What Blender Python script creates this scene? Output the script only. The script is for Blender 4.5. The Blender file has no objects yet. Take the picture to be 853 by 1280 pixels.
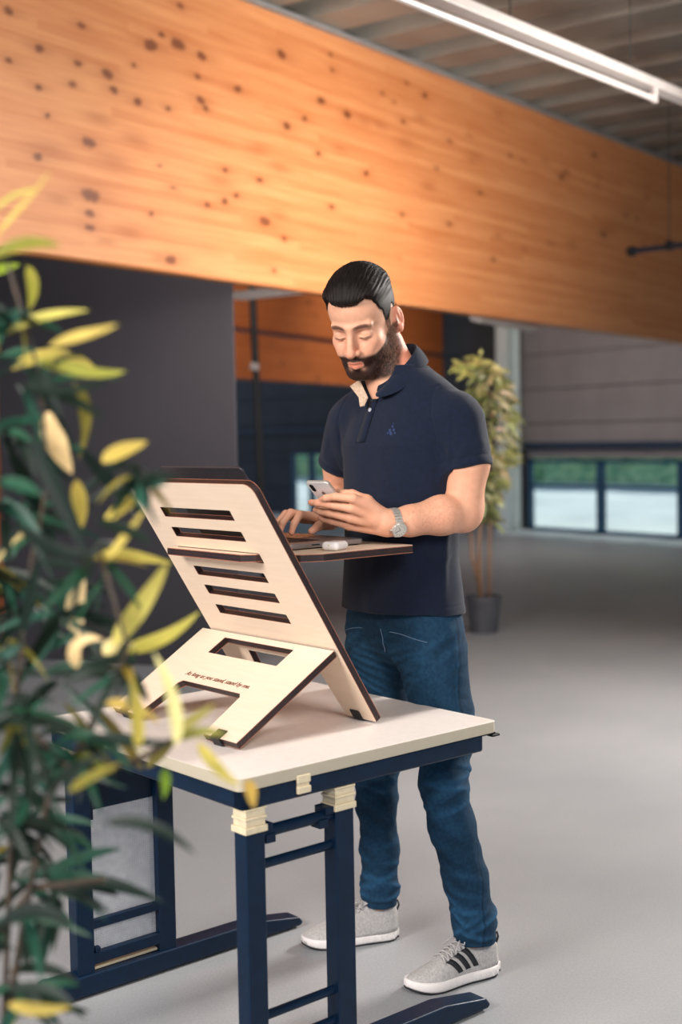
import bpy, math, random
import numpy as np
from mathutils import Matrix, Vector
SC = bpy.context.scene
COL = SC.collection
R = math.radians
random.seed(7)
rng = np.random.default_rng(5)

# ------------------------------------------------------------------ helpers
def srgb(r, g, b):
    f = lambda c: (c/255/12.92) if c/255 <= .04045 else ((c/255+.055)/1.055)**2.4
    return (f(r), f(g), f(b), 1)

def tag(o, label=None, cat=None, group=None, kind=None):
    if label: o['label'] = label
    if cat: o['category'] = cat
    if group: o['group'] = group
    if kind: o['kind'] = kind
    return o

def empty(name, loc, rz=0, **k):
    o = bpy.data.objects.new(name, None); COL.objects.link(o)
    o.location = loc; o.rotation_euler = (0, 0, rz); o.empty_display_size = .1
    return tag(o, **k)

def mat(name, c1, c2=None, rough=.6, metal=0, scale=30, bump=0, bscale=None, detail=4, spec=.5, stretch=None, **kw):
    """noise varied principled material"""
    m = bpy.data.materials.new(name); m.use_nodes = True
    nt = m.node_tree; N = nt.nodes; L = nt.links
    b = N['Principled BSDF']
    b.inputs['Roughness'].default_value = rough; b.inputs['Metallic'].default_value = metal
    b.inputs['Specular IOR Level'].default_value = spec
    for k, v in kw.items(): b.inputs[k].default_value = v
    tc = N.new('ShaderNodeTexCoord'); src = tc.outputs['Object']
    if stretch:
        mp = N.new('ShaderNodeMapping'); mp.inputs['Scale'].default_value = stretch
        L.new(src, mp.inputs['Vector']); src = mp.outputs[0]
    nz = N.new('ShaderNodeTexNoise'); nz.inputs['Scale'].default_value = scale; nz.inputs['Detail'].default_value = detail
    L.new(src, nz.inputs['Vector'])
    mx = N.new('ShaderNodeMix'); mx.data_type = 'RGBA'
    c2 = c2 or tuple(v*.85 for v in c1[:3])+(1,)
    mx.inputs[6].default_value = c1; mx.inputs[7].default_value = c2
    rp = N.new('ShaderNodeMapRange'); rp.inputs[1].default_value = .35; rp.inputs[2].default_value = .65
    L.new(nz.outputs[0], rp.inputs[0]); L.new(rp.outputs[0], mx.inputs[0]); L.new(mx.outputs[2], b.inputs['Base Color'])
    if bump:
        n2 = N.new('ShaderNodeTexNoise'); n2.inputs['Scale'].default_value = bscale or scale*4; n2.inputs['Detail'].default_value = 3
        L.new(src, n2.inputs['Vector'])
        bp = N.new('ShaderNodeBump'); bp.inputs['Strength'].default_value = bump; bp.inputs['Distance'].default_value = .002
        L.new(n2.outputs[0], bp.inputs['Height']); L.new(bp.outputs[0], b.inputs['Normal'])
    return m

def attr_color(m, name, mult=True):
    """multiply / replace base colour with a colour attribute"""
    nt = m.node_tree; b = nt.nodes['Principled BSDF']
    a = nt.nodes.new('ShaderNodeAttribute'); a.attribute_name = name
    l = b.inputs['Base Color'].links[0].from_socket
    mx = nt.nodes.new('ShaderNodeMix'); mx.data_type = 'RGBA'; mx.blend_type = 'MULTIPLY'; mx.inputs[0].default_value = 1
    nt.links.new(l, mx.inputs[6]); nt.links.new(a.outputs['Color'], mx.inputs[7]); nt.links.new(mx.outputs[2], b.inputs['Base Color'])
    return m

def mesh_obj(name, V, F, mats, parent=None, smooth=False, midx=None, cols=None):
    me = bpy.data.meshes.new(name)
    V = np.asarray(V, dtype=np.float32)
    if isinstance(F, np.ndarray):
        n, k = F.shape
        me.vertices.add(len(V)); me.vertices.foreach_set('co', V.ravel())
        me.loops.add(n*k); me.loops.foreach_set('vertex_index', F.ravel().astype(np.int32))
        me.polygons.add(n); me.polygons.foreach_set('loop_start', np.arange(0, n*k, k, dtype=np.int32))
        me.polygons.foreach_set('loop_total', np.full(n, k, dtype=np.int32))
    else:
        me.from_pydata([tuple(map(float, v)) for v in V], [], F)
    me.update(calc_edges=True); me.validate()
    for m in (mats if isinstance(mats, (list, tuple)) else [mats]): me.materials.append(m)
    if midx is not None: me.polygons.foreach_set('material_index', np.asarray(midx, dtype=np.int32))
    if smooth: me.polygons.foreach_set('use_smooth', np.ones(len(me.polygons), dtype=bool))
    if cols is not None:
        a = me.attributes.new('Col', 'FLOAT_COLOR', 'POINT')
        c = np.ones((len(V), 4), dtype=np.float32); c[:, :3] = cols; a.data.foreach_set('color', c.ravel())
    o = bpy.data.objects.new(name, me); COL.objects.link(o)
    if parent: o.parent = parent
    return o

class MB:
    """collects shapes into one mesh"""
    def __init__(s): s.V = []; s.F = []; s.M = []; s.C = []
    def add(s, V, F, m=0, col=None):
        o = len(s.V); s.V += [tuple(v) for v in V]; s.F += [tuple(i+o for i in f) for f in F]; s.M += [m]*len(F)
        if col is not None: s.C += [col]*len(V)
        return s
    def box(s, lo, hi, m=0):
        x0, y0, z0 = lo; x1, y1, z1 = hi
        return s.add([(x0,y0,z0),(x1,y0,z0),(x1,y1,z0),(x0,y1,z0),(x0,y0,z1),(x1,y0,z1),(x1,y1,z1),(x0,y1,z1)],
              [(0,3,2,1),(4,5,6,7),(0,1,5,4),(1,2,6,5),(2,3,7,6),(3,0,4,7)], m)
    def tube(s, pts, r, n=10, m=0, cap=True, sq=None):
        pts = [Vector(p) for p in pts]; rs = r if isinstance(r, (list, tuple)) else [r]*len(pts)
        V = []; F = []; up = None
        for i, p in enumerate(pts):
            d = (pts[min(i+1, len(pts)-1)]-pts[max(i-1, 0)]).normalized()
            if up is None:
                up = Vector((0, 0, 1)) if abs(d.z) < .9 else Vector((1, 0, 0))
            x = d.cross(up).normalized(); y = x.cross(d).normalized(); up = y
            for k in range(n):
                a = 2*math.pi*k/n
                V.append(p + x*math.cos(a)*rs[i] + y*math.sin(a)*rs[i]*(sq or 1))
        for i in range(len(pts)-1):
            for k in range(n):
                a = i*n+k; b = i*n+(k+1) % n; F.append((a, b, b+n, a+n))
        if cap: F.append(tuple(range(n-1, -1, -1))); F.append(tuple((len(pts)-1)*n+k for k in range(n)))
        return s.add(V, F, m)
    def prism(s, poly, z0, z1, m=0, top=None):
        n = len(poly); V = [(x, y, z0) for x, y in poly]+[(x, y, z1) for x, y in (top or poly)]
        F = [tuple(range(n-1, -1, -1)), tuple(range(n, 2*n))]+[(i, (i+1) % n, n+(i+1) % n, n+i) for i in range(n)]
        return s.add(V, F, m)
    def xf(s, M):
        s.V = [tuple(M @ Vector(v)) for v in s.V]; return s
    def build(s, name, mats, parent=None, bevel=0, smooth=False, seg=2):
        o = mesh_obj(name, s.V, s.F, mats, parent, smooth, s.M, s.C if s.C else None)
        if bevel:
            b = o.modifiers.new('bevel', 'BEVEL'); b.width = bevel; b.segments = seg; b.limit_method = 'ANGLE'; b.angle_limit = R(40)
            o.data.polygons.foreach_set('use_smooth', np.ones(len(o.data.polygons), dtype=bool))
            wn = o.modifiers.new('wn', 'WEIGHTED_NORMAL'); wn.keep_sharp = True
        return o

def rrect(x0, y0, x1, y1, r, n=6):
    P = []
    for cx, cy, a in ((x1-r, y0+r, -90), (x1-r, y1-r, 0), (x0+r, y1-r, 90), (x0+r, y0+r, 180)):
        for k in range(n+1):
            t = R(a+90*k/n); P.append((cx+r*math.cos(t), cy+r*math.sin(t)))
    return P

def plate(name, outer, holes, th, M, mats, parent, bev=.0006):
    """flat board with holes; faces = material 0, cut edges = material 1; local z from -th to 0"""
    cu = bpy.data.curves.new(name, 'CURVE'); cu.dimensions = '2D'; cu.fill_mode = 'BOTH'; cu.extrude = th/2
    for P in [outer]+holes:
        sp = cu.splines.new('POLY'); sp.points.add(len(P)-1)
        for i, (x, y) in enumerate(P): sp.points[i].co = (x, y, 0, 1)
        sp.use_cyclic_u = True
    t = bpy.data.objects.new('tmp', cu); COL.objects.link(t)
    bpy.context.view_layer.update()
    me = bpy.data.meshes.new_from_object(t.evaluated_get(bpy.context.evaluated_depsgraph_get()))
    bpy.data.objects.remove(t); bpy.data.curves.remove(cu)
    me.name = name
    me.transform(Matrix.Translation((0, 0, -th/2)))
    me.materials.clear()
    for m in mats: me.materials.append(m)
    me.update()
    for p in me.polygons: p.material_index = 0 if abs(p.normal.z) > .7 else 1; p.use_smooth = False
    o = bpy.data.objects.new(name, me); COL.objects.link(o); o.parent = parent; o.matrix_local = M
    return o

# ---- signed distance modelling (smooth unions, meshed with surface nets)
def vnoise(P, s, seed=0):
    r = np.random.default_rng(seed).random((32, 32, 32)).astype(np.float32)*2-1
    Q = P*np.asarray(s, dtype=np.float32)+17.3; I = np.floor(Q).astype(np.int64); f = Q-I; f = f*f*(3-2*f); I &= 31; J = (I+1) & 31
    a = lambda x, y, z: r[x, y, z]
    x0, y0, z0 = I.T; x1, y1, z1 = J.T; fx, fy, fz = f.T
    c = lambda y, z: a(x0, y, z)*(1-fx)+a(x1, y, z)*fx
    return (c(y0, z0)*(1-fy)+c(y1, z0)*fy)*(1-fz)+(c(y0, z1)*(1-fy)+c(y1, z1)*fy)*fz

def smooth01(x, a, b):
    t = np.clip((x-a)/(b-a), 0, 1); return t*t*(3-2*t)

class Field:
    def __init__(s, lo, hi, h):
        s.lo = np.array(lo, float); s.h = h
        s.n = np.ceil((np.array(hi)-s.lo)/h).astype(int)+1
        s.V = np.full(s.n, .05, dtype=np.float32)
        s.ax = [(s.lo[i]+h*np.arange(s.n[i])).astype(np.float32) for i in range(3)]
    def box(s, lo, hi):
        sl = []
        for i in range(3):
            a = int(np.clip(np.floor((lo[i]-s.lo[i])/s.h), 0, s.n[i])); b = int(np.clip(np.ceil((hi[i]-s.lo[i])/s.h)+1, 0, s.n[i]))
            if b <= a: return None
            sl.append(slice(a, b))
        return tuple(sl)
    def put(s, lo, hi, fn, k=.01, op='add'):
        m = max(k, s.h*2)+.004
        sl = s.box(np.array(lo)-m, np.array(hi)+m)
        if sl is None: return s
        X, Y, Z = np.meshgrid(s.ax[0][sl[0]], s.ax[1][sl[1]], s.ax[2][sl[2]], indexing='ij')
        d = fn(X, Y, Z).astype(np.float32); v = s.V[sl]
        if op == 'add':
            h = np.clip(.5+.5*(v-d)/k, 0, 1); s.V[sl] = v*(1-h)+d*h-k*h*(1-h)
        elif op == 'sub':
            h = np.clip(.5-.5*(v+d)/k, 0, 1); s.V[sl] = v*(1-h)+(-d)*h+k*h*(1-h)
        elif op == 'and':
            h = np.clip(.5-.5*(d-v)/k, 0, 1); s.V[sl] = d*(1-h)+v*h+k*h*(1-h)
        return s
    def cap(s, a, b, ra, rb=None, k=.01, op='add'):
        rb = ra if rb is None else rb
        a = np.array(a, float); b = np.array(b, float); ba = b-a; L2 = float(ba@ba)+1e-12; r = max(ra, rb)
        def fn(X, Y, Z):
            t = np.clip(((X-a[0])*ba[0]+(Y-a[1])*ba[1]+(Z-a[2])*ba[2])/L2, 0, 1)
            return np.sqrt((X-a[0]-t*ba[0])**2+(Y-a[1]-t*ba[1])**2+(Z-a[2]-t*ba[2])**2)-(ra+(rb-ra)*t)
        return s.put(np.minimum(a, b)-r, np.maximum(a, b)+r, fn, k, op)
    def chain(s, pts, rs, k=.01):
        for i in range(len(pts)-1): s.cap(pts[i], pts[i+1], rs[i], rs[i+1], k)
        return s
    def ell(s, c, r, k=.01, op='add', M=None):
        c = np.array(c, float); r = np.array(r, float); A = np.array(M) if M is not None else np.eye(3)
        def fn(X, Y, Z):
            x, y, z = X-c[0], Y-c[1], Z-c[2]
            u = [A[0][i]*x+A[1][i]*y+A[2][i]*z for i in range(3)]
            k0 = np.sqrt(sum((u[i]/r[i])**2 for i in range(3))); k1 = np.sqrt(sum((u[i]/r[i]**2)**2 for i in range(3)))
            return k0*(k0-1)/np.maximum(k1, 1e-6)
        m = r.max() if M is not None else r
        return s.put(c-m, c+m, fn, k, op)
    def plane(s, p, n, k=.004):
        """keep the side where n.(x-p) < 0"""
        n = np.array(n, float); n /= np.linalg.norm(n)
        X, Y, Z = np.meshgrid(*s.ax, indexing='ij')
        d = ((X-p[0])*n[0]+(Y-p[1])*n[1]+(Z-p[2])*n[2]).astype(np.float32); v = s.V
        h = np.clip(.5-.5*(d-v)/k, 0, 1); s.V = v*0+d*(1-h)+v*h+k*h*(1-h)
        return s
    def mesh(s):
        V = s.V; ins = V < 0
        c = sum(ins[i:V.shape[0]-1+i, j:V.shape[1]-1+j, k:V.shape[2]-1+k].astype(np.int8) for i in (0, 1) for j in (0, 1) for k in (0, 1))
        act = (c > 0) & (c < 8); I, J, K = np.where(act); n = len(I)
        idx = np.full(act.shape, -1, dtype=np.int64); idx[I, J, K] = np.arange(n)
        acc = np.zeros((n, 3)); num = np.zeros(n)
        cs = [(i, j, k) for i in (0, 1) for j in (0, 1) for k in (0, 1)]
        for a in cs:
            for b in cs:
                if sum(b)-sum(a) == 1 and all(y >= x for x, y in zip(a, b)):
                    va = V[I+a[0], J+a[1], K+a[2]]; vb = V[I+b[0], J+b[1], K+b[2]]; m = (va < 0) != (vb < 0)
                    t = va[m]/(va[m]-vb[m]); p = np.array(a)+np.outer(t, np.array(b)-np.array(a)); acc[m] += p; num[m] += 1
        P = s.lo+s.h*(np.stack([I, J, K], 1)+acc/num[:, None])
        Q = []
        for ax in range(3):
            u, w = (ax+1) % 3, (ax+2) % 3
            s0 = [slice(1, -1)]*3; s1 = [slice(1, -1)]*3; s0[ax] = slice(0, -1); s1[ax] = slice(1, None)
            a = ins[tuple(s0)]; b = ins[tuple(s1)]; W = np.stack(np.where(a != b), 1)
            sa = a[tuple(W.T)]; off = np.array([1, 1, 1]); off[ax] = 0; W = W+off
            def cell(du, dw):
                q = W.copy(); q[:, u] += du; q[:, w] += dw; return idx[q[:, 0], q[:, 1], q[:, 2]]
            f = np.stack([cell(-1, -1), cell(0, -1), cell(0, 0), cell(-1, 0)], 1)
            f[~sa] = f[~sa][:, ::-1]; Q.append(f)
        F = np.concatenate(Q); F = F[(F >= 0).all(1)]
        return P.astype(np.float32), F

def vnormals(P, F):
    a, b, c, d = (P[F[:, i]] for i in range(4)); n = np.cross(c-a, d-b); N = np.zeros_like(P)
    for i in range(4):
        for k in range(3): N[:, k] += np.bincount(F[:, i], n[:, k], len(P))
    return N/np.maximum(np.linalg.norm(N, axis=1, keepdims=True), 1e-9)
def relax(P, F, it=2, w=.5):
    for _ in range(it):
        S = np.zeros_like(P); n = np.zeros(len(P))
        for i in range(4):
            for j in ((i+1) % 4, (i+3) % 4):
                for k in range(3): S[:, k] += np.bincount(F[:, i], P[F[:, j], k], len(P))
                n += np.bincount(F[:, i], minlength=len(P))
        P = P*(1-w)+S/n[:, None]*w
    return P.astype(np.float32)

KNOTS= [(0.924, 3.73, 1.0), (0.688, 3.468, 2.0), (0.898, 3.523, 2.0), (0.771, 3.54, 1.0), (1.086, 3.504, 1.5), (1.801, 3.676, 1.7), (0.369, 3.251, 1.6), (1.05, 3.386, 1.0), (1.39, 3.389, 1.3), (0.41, 3.181, 1.2), (0.13, 3.15, 1.0), (0.17, 3.261, 1.0), (0.58, 3.157, 1.3), (1.071, 3.261, 1.4), (1.112, 3.227, 1.0), (2.192, 3.484, 1.5), (2.018, 3.343, 1.0), (1.837, 3.265, 1.4), (0.228, 2.887, 1.7), (0.558, 2.958, -1.5), (-0.105, 2.762, 1.2), (-0.045, 2.805, -2.0), (0.385, 2.824, -2.0), (0.229, 2.628, 2.2), (0.22, 2.538, 1.2), (0.217, 2.468, 1.2), (0.492, 2.477, -1.6), (1.264, 2.915, 1.0), (1.571, 2.907, 1.0), (1.76, 3.009, -1.4), (1.254, 2.741, 1.2), (1.355, 2.786, 1.0), (1.611, 2.674, 1.8), (1.743, 2.721, -1.3), (1.791, 2.595, 1.0), (0.8, 2.368, 1.6), (0.658, 2.593, 0.7), (-0.087, 3.089, 1.0), (-0.075, 3.274, 1.2), (-0.263, 3.176, 0.9), (-0.254, 3.402, 1.2), (0.201, 3.45, 1.0), (2.276, 2.851, 0.8), (2.149, 3.155, 0.9), (1.559, 3.083, -1.5), (0.721, 2.37, -1.0), (0.297, 3.019, -1.3), (0.021, 2.582, -1.3), (0.559, 3.338, 0.7), (-0.038, 2.968, 0.7), (0.832, 2.753, 0.7), (0.328, 2.415, -1.0), (1.221, 2.847, -1.5), (1.8, 3.678, 1.2), (2.018, 3.342, 1.0), (2.193, 3.485, 1.4), (1.841, 3.266, 1.4), (2.47, 3.454, 1.6), (2.155, 3.157, 0.9), (2.676, 3.118, 1.1), (2.288, 2.849, 0.8), (1.599, 2.675, -1.6), (1.733, 2.72, -1.0), (1.794, 2.599, -1.0), (1.569, 2.907, 1.1), (3.417, 3.767, 1.2), (3.749, 3.513, 0.9), (3.16, 3.399, -1.5), (3.1, 2.91, 0.9), (3.442, 3.144, -1.3), (3.727, 2.922, 1.0), (4.188, 3.209, 1.0), (4.671, 3.564, 1.0), (4.887, 3.56, -1.0), (5.575, 3.54, 1.7), (5.665, 3.592, 1.2), (6.229, 3.828, 1.5), (6.417, 3.165, 1.4), (5.765, 3.001, -1.5), (4.456, 2.93, -1.0), (6.916, 3.398, 1.0), (4.493, 3.846, -1.2), (6.29, 3.565, -1.0), (7.412, 3.633, -1.2), (5.361, 2.965, -1.2), (4.899, 2.872, -1.0), (7.344, 3.187, -1.2), (2.662, 3.454, -1.5), (2.832, 3.459, -1.4), (3.131, 3.536, 0.9), (4.124, 3.473, -1.6), (5.28, 3.624, -1.0), (2.881, 3.671, 0.8), (3.184, 3.802, 0.8), (2.314, 3.698, 0.8), (2.3, 3.79, 0.7)]
LEAVES= [([(-0.3948, 1.4908, 1.6354), (-0.3622, 1.467, 1.6598), (-0.3334, 1.4432, 1.6755), (-0.3104, 1.4194, 1.6991)], 0.00652, 'y'), ([(-0.4134, 1.5388, 1.6666), (-0.3883, 1.5181, 1.6858), (-0.3642, 1.4974, 1.6907), (-0.3409, 1.4767, 1.6881)], 0.00577, 'y'), ([(-0.3838, 1.44, 1.608), (-0.3551, 1.434, 1.6216), (-0.3271, 1.4281, 1.6219), (-0.303, 1.4222, 1.6163)], 0.009, 'o'), ([(-0.4527, 1.6954, 1.621), (-0.4412, 1.7134, 1.6325), (-0.435, 1.7314, 1.639), (-0.4287, 1.7495, 1.6434)], 0.00848, 'g'), ([(-0.3951, 1.6495, 1.6273), (-0.3816, 1.6329, 1.6048), (-0.3783, 1.6162, 1.5829), (-0.3829, 1.5995, 1.5654)], 0.00515, 'o'), ([(-0.4068, 1.581, 1.5347), (-0.3814, 1.5676, 1.5506), (-0.3394, 1.5542, 1.5563), (-0.2962, 1.5408, 1.558)], 0.00692, 'y'), ([(-0.3298, 1.4718, 1.5118), (-0.2991, 1.4482, 1.5167), (-0.2676, 1.4245, 1.5179), (-0.2385, 1.4009, 1.5276)], 0.00828, 'y'), ([(-0.3489, 1.4843, 1.4947), (-0.3223, 1.51, 1.4864), (-0.2899, 1.5356, 1.4758), (-0.2576, 1.5613, 1.4861)], 0.00928, 'y'), ([(-0.4236, 1.6687, 1.4967), (-0.3909, 1.6871, 1.5201), (-0.3528, 1.7055, 1.5206), (-0.323, 1.7239, 1.4979)], 0.00939, 'y'), ([(-0.3767, 1.6601, 1.4409), (-0.3694, 1.6417, 1.4097), (-0.3539, 1.6233, 1.3841), (-0.3365, 1.605, 1.362)], 0.01038, 'c'), ([(-0.2809, 1.513, 1.3768), (-0.2659, 1.5206, 1.3877), (-0.248, 1.5282, 1.393), (-0.2299, 1.5358, 1.4003)], 0.00851, 'y'), ([(-0.3383, 1.6396, 1.4774), (-0.3247, 1.6608, 1.4554), (-0.3259, 1.6821, 1.4142), (-0.3481, 1.7034, 1.3776)], 0.00615, 'o'), ([(-0.4625, 1.684, 1.2353), (-0.4391, 1.6592, 1.2667), (-0.4147, 1.6344, 1.2827), (-0.382, 1.6096, 1.2921)], 0.00947, 'c'), ([(-0.3301, 1.6018, 1.354), (-0.3308, 1.6121, 1.3335), (-0.3274, 1.6224, 1.3126), (-0.3322, 1.6327, 1.2916)], 0.00701, 'y'), ([(-0.294, 1.5718, 1.3001), (-0.2735, 1.5525, 1.3157), (-0.2478, 1.5331, 1.3259), (-0.2233, 1.5138, 1.3473)], 0.00884, 'y'), ([(-0.2956, 1.5621, 1.2517), (-0.2712, 1.5374, 1.2682), (-0.2482, 1.5128, 1.2937), (-0.2276, 1.4882, 1.3223)], 0.00781, 'y'), ([(-0.3545, 1.7004, 1.1424), (-0.3668, 1.7223, 1.172), (-0.3639, 1.7442, 1.202), (-0.3541, 1.7662, 1.2338)], 0.00956, 'c'), ([(-0.2887, 1.5843, 1.1492), (-0.2611, 1.5723, 1.1756), (-0.2337, 1.5603, 1.2114), (-0.2094, 1.5483, 1.2564)], 0.01089, 'y'), ([(-0.298, 1.6927, 1.1243), (-0.2614, 1.697, 1.123), (-0.2241, 1.7013, 1.1399), (-0.1917, 1.7057, 1.1721)], 0.00846, 'y'), ([(-0.3248, 1.6847, 1.2508), (-0.2966, 1.7056, 1.2537), (-0.2627, 1.7265, 1.2404), (-0.232, 1.7473, 1.2334)], 0.00737, 'y'), ([(-0.331, 1.5725, 1.1219), (-0.3371, 1.5673, 1.1459), (-0.3256, 1.5622, 1.1663), (-0.2934, 1.557, 1.1586)], 0.00688, 'c'), ([(-0.3039, 1.5997, 1.1368), (-0.2908, 1.5955, 1.1474), (-0.2802, 1.5914, 1.1408), (-0.2593, 1.5873, 1.1472)], 0.009, 'c'), ([(-0.2414, 1.4684, 1.0426), (-0.2351, 1.4567, 1.0714), (-0.2379, 1.445, 1.1018), (-0.2396, 1.4333, 1.1363)], 0.00551, 'y'), ([(-0.2679, 1.6638, 0.9693), (-0.2794, 1.6364, 0.9998), (-0.2961, 1.609, 1.0429), (-0.3123, 1.5816, 1.0746)], 0.0052, 'o'), ([(-0.192, 1.4339, 1.0557), (-0.1867, 1.4415, 1.0878), (-0.1995, 1.4491, 1.128), (-0.218, 1.4566, 1.1593)], 0.00358, 'c'), ([(-0.2059, 1.5041, 1.0504), (-0.1868, 1.5062, 1.0641), (-0.1706, 1.5083, 1.0749), (-0.1533, 1.5104, 1.0866)], 0.00282, 'o'), ([(-0.2139, 1.5614, 1.0311), (-0.1878, 1.5519, 1.0448), (-0.1651, 1.5425, 1.0486), (-0.1411, 1.5331, 1.0425)], 0.00293, 'o'), ([(-0.2723, 1.7192, 0.9593), (-0.2541, 1.7009, 0.9724), (-0.2384, 1.6827, 0.9854), (-0.2205, 1.6644, 1.0109)], 0.00752, 'o'), ([(-0.1793, 1.5438, 1.0327), (-0.1643, 1.526, 1.0133), (-0.1457, 1.5082, 0.9981), (-0.1253, 1.4903, 0.993)], 0.00386, 'y'), ([(-0.127, 1.6098, 0.9674), (-0.1181, 1.5964, 0.9606), (-0.1194, 1.583, 0.9491), (-0.1146, 1.5695, 0.9427)], 0.00302, 'y'), ([(-0.2197, 1.5267, 1.0062), (-0.2173, 1.5416, 0.9875), (-0.2237, 1.5564, 0.9686), (-0.2281, 1.5712, 0.9544)], 0.00382, 'g'), ([(-0.2879, 1.5162, 1.0878), (-0.2693, 1.5197, 1.0887), (-0.2413, 1.5232, 1.0807), (-0.2231, 1.5267, 1.0601)], 0.00379, 'y'), ([(-0.4032, 1.6913, 0.8162), (-0.3444, 1.6674, 0.8267), (-0.2876, 1.6434, 0.8202), (-0.2376, 1.6195, 0.8067)], 0.0074, 'd'), ([(-0.2771, 1.4385, 0.9655), (-0.2376, 1.4222, 0.9789), (-0.1996, 1.4059, 0.9695), (-0.1671, 1.3897, 0.9443)], 0.0045, 'd'), ([(-0.3933, 1.6495, 0.8306), (-0.363, 1.6565, 0.8384), (-0.312, 1.6634, 0.8221), (-0.2766, 1.6703, 0.7995)], 0.00515, 't'), ([(-0.3798, 1.4912, 1.3071), (-0.3411, 1.4811, 1.2745), (-0.3114, 1.471, 1.2656), (-0.2724, 1.4608, 1.275)], 0.00652, 'd'), ([(-0.3535, 1.4733, 1.4091), (-0.3362, 1.4708, 1.3583), (-0.3095, 1.4683, 1.3119), (-0.292, 1.4659, 1.2657)], 0.00737, 'd'), ([(-0.3598, 1.4328, 1.467), (-0.3274, 1.4447, 1.449), (-0.2845, 1.4565, 1.4576), (-0.2589, 1.4684, 1.4758)], 0.00537, 'd'), ([(-0.2688, 1.6888, 1.3922), (-0.3062, 1.7161, 1.3605), (-0.3556, 1.7433, 1.328), (-0.395, 1.7706, 1.3053)], 0.00844, 'd'), ([(-0.4249, 1.6405, 1.3954), (-0.4125, 1.6681, 1.3533), (-0.3942, 1.6956, 1.3096), (-0.3864, 1.7232, 1.2429)], 0.00718, 'd'), ([(-0.3792, 1.4255, 1.3606), (-0.3584, 1.4128, 1.3562), (-0.3379, 1.4001, 1.3501), (-0.3246, 1.3875, 1.3435)], 0.00624, 't'), ([(-0.3865, 1.7098, 1.4898), (-0.4104, 1.7263, 1.5337), (-0.4363, 1.7428, 1.5246), (-0.4736, 1.7593, 1.5155)], 0.00855, 't'), ([(-0.3654, 1.5431, 1.2597), (-0.3828, 1.5697, 1.2179), (-0.4009, 1.5963, 1.1645), (-0.4192, 1.6229, 1.1196)], 0.00772, 'd'), ([(-0.3258, 1.6062, 1.3939), (-0.3004, 1.6252, 1.3527), (-0.274, 1.6443, 1.3207), (-0.2569, 1.6634, 1.2985)], 0.00703, 'd'), ([(-0.2895, 1.508, 1.309), (-0.2583, 1.4895, 1.3003), (-0.2322, 1.471, 1.2937), (-0.2159, 1.4525, 1.2839)], 0.00471, 'd'), ([(-0.3553, 1.5532, 1.0317), (-0.3109, 1.5314, 1.0606), (-0.2785, 1.5096, 1.0408), (-0.2519, 1.4878, 1.0122)], 0.00582, 't'), ([(-0.3605, 1.5345, 1.0412), (-0.3382, 1.5622, 1.0092), (-0.3147, 1.5899, 0.9762), (-0.2795, 1.6176, 0.9577)], 0.0048, 't'), ([(-0.3088, 1.5194, 1.0487), (-0.2653, 1.49, 1.0501), (-0.2234, 1.4605, 1.047), (-0.196, 1.4311, 1.0628)], 0.0038, 'd'), ([(-0.316, 1.4334, 1.0047), (-0.2933, 1.4136, 1.0234), (-0.2668, 1.3938, 1.0373), (-0.2454, 1.374, 1.0509)], 0.00358, 'o'), ([(-0.4215, 1.6551, 0.9765), (-0.4131, 1.6469, 1.0101), (-0.4153, 1.6387, 1.0436), (-0.4146, 1.6304, 1.0662)], 0.00931, 't'), ([(-0.3659, 1.5071, 0.9753), (-0.3307, 1.4829, 1.0197), (-0.2975, 1.4588, 1.0301), (-0.2557, 1.4346, 1.0539)], 0.00471, 'd'), ([(-0.4525, 1.7145, 0.8067), (-0.4179, 1.71, 0.8299), (-0.3846, 1.7054, 0.8198), (-0.3518, 1.7008, 0.7987)], 0.00964, 'd'), ([(-0.4117, 1.4824, 0.8393), (-0.3666, 1.4559, 0.8676), (-0.3329, 1.4295, 0.8674), (-0.3094, 1.4031, 0.8587)], 0.00741, 'd'), ([(-0.3926, 1.4366, 0.7721), (-0.3597, 1.4167, 0.7896), (-0.328, 1.3968, 0.7931), (-0.302, 1.3769, 0.777)], 0.00449, 'd'), ([(-0.4427, 1.623, 0.7172), (-0.3957, 1.602, 0.7357), (-0.3654, 1.581, 0.7388), (-0.3363, 1.56, 0.7247)], 0.00507, 'd'), ([(-0.3919, 1.4323, 0.7599), (-0.369, 1.4317, 0.7532), (-0.3462, 1.4311, 0.7474), (-0.3136, 1.4306, 0.7583)], 0.00448, 'y'), ([(-0.4196, 1.4947, 0.6979), (-0.4072, 1.5246, 0.7235), (-0.385, 1.5544, 0.7199), (-0.3636, 1.5843, 0.6543)], 0.00561, 't')]
CLUSTERS= [(-0.376, 1.5367, 1.4812, 0.07), (-0.4289, 1.6588, 1.416, 0.06), (-0.3973, 1.7321, 1.3076, 0.07), (-0.4128, 1.6228, 1.3141, 0.06), (-0.4381, 1.7963, 1.1916, 0.08), (-0.3504, 1.6433, 1.1668, 0.06), (-0.4157, 1.5726, 1.1384, 0.07), (-0.3691, 1.6232, 1.0876, 0.07), (-0.3925, 1.5111, 1.0715, 0.08), (-0.4145, 1.6264, 0.9734, 0.08), (-0.3303, 1.5746, 1.0261, 0.05), (-0.4409, 1.7668, 0.8796, 0.07), (-0.4832, 1.7493, 0.8178, 0.08), (-0.3937, 1.6496, 0.8178, 0.07), (-0.4099, 1.5095, 0.8191, 0.08), (-0.4207, 1.5763, 0.7109, 0.06), (-0.3034, 1.5727, 1.2557, 0.06), (-0.2756, 1.5624, 1.1277, 0.05), (-0.4013, 1.5694, 1.5511, 0.05), (-0.4729, 1.7609, 1.2187, 0.07), (-0.4091, 1.5425, 0.956, 0.06), (-0.2422, 1.5154, 1.3552, 0.04)]
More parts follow.
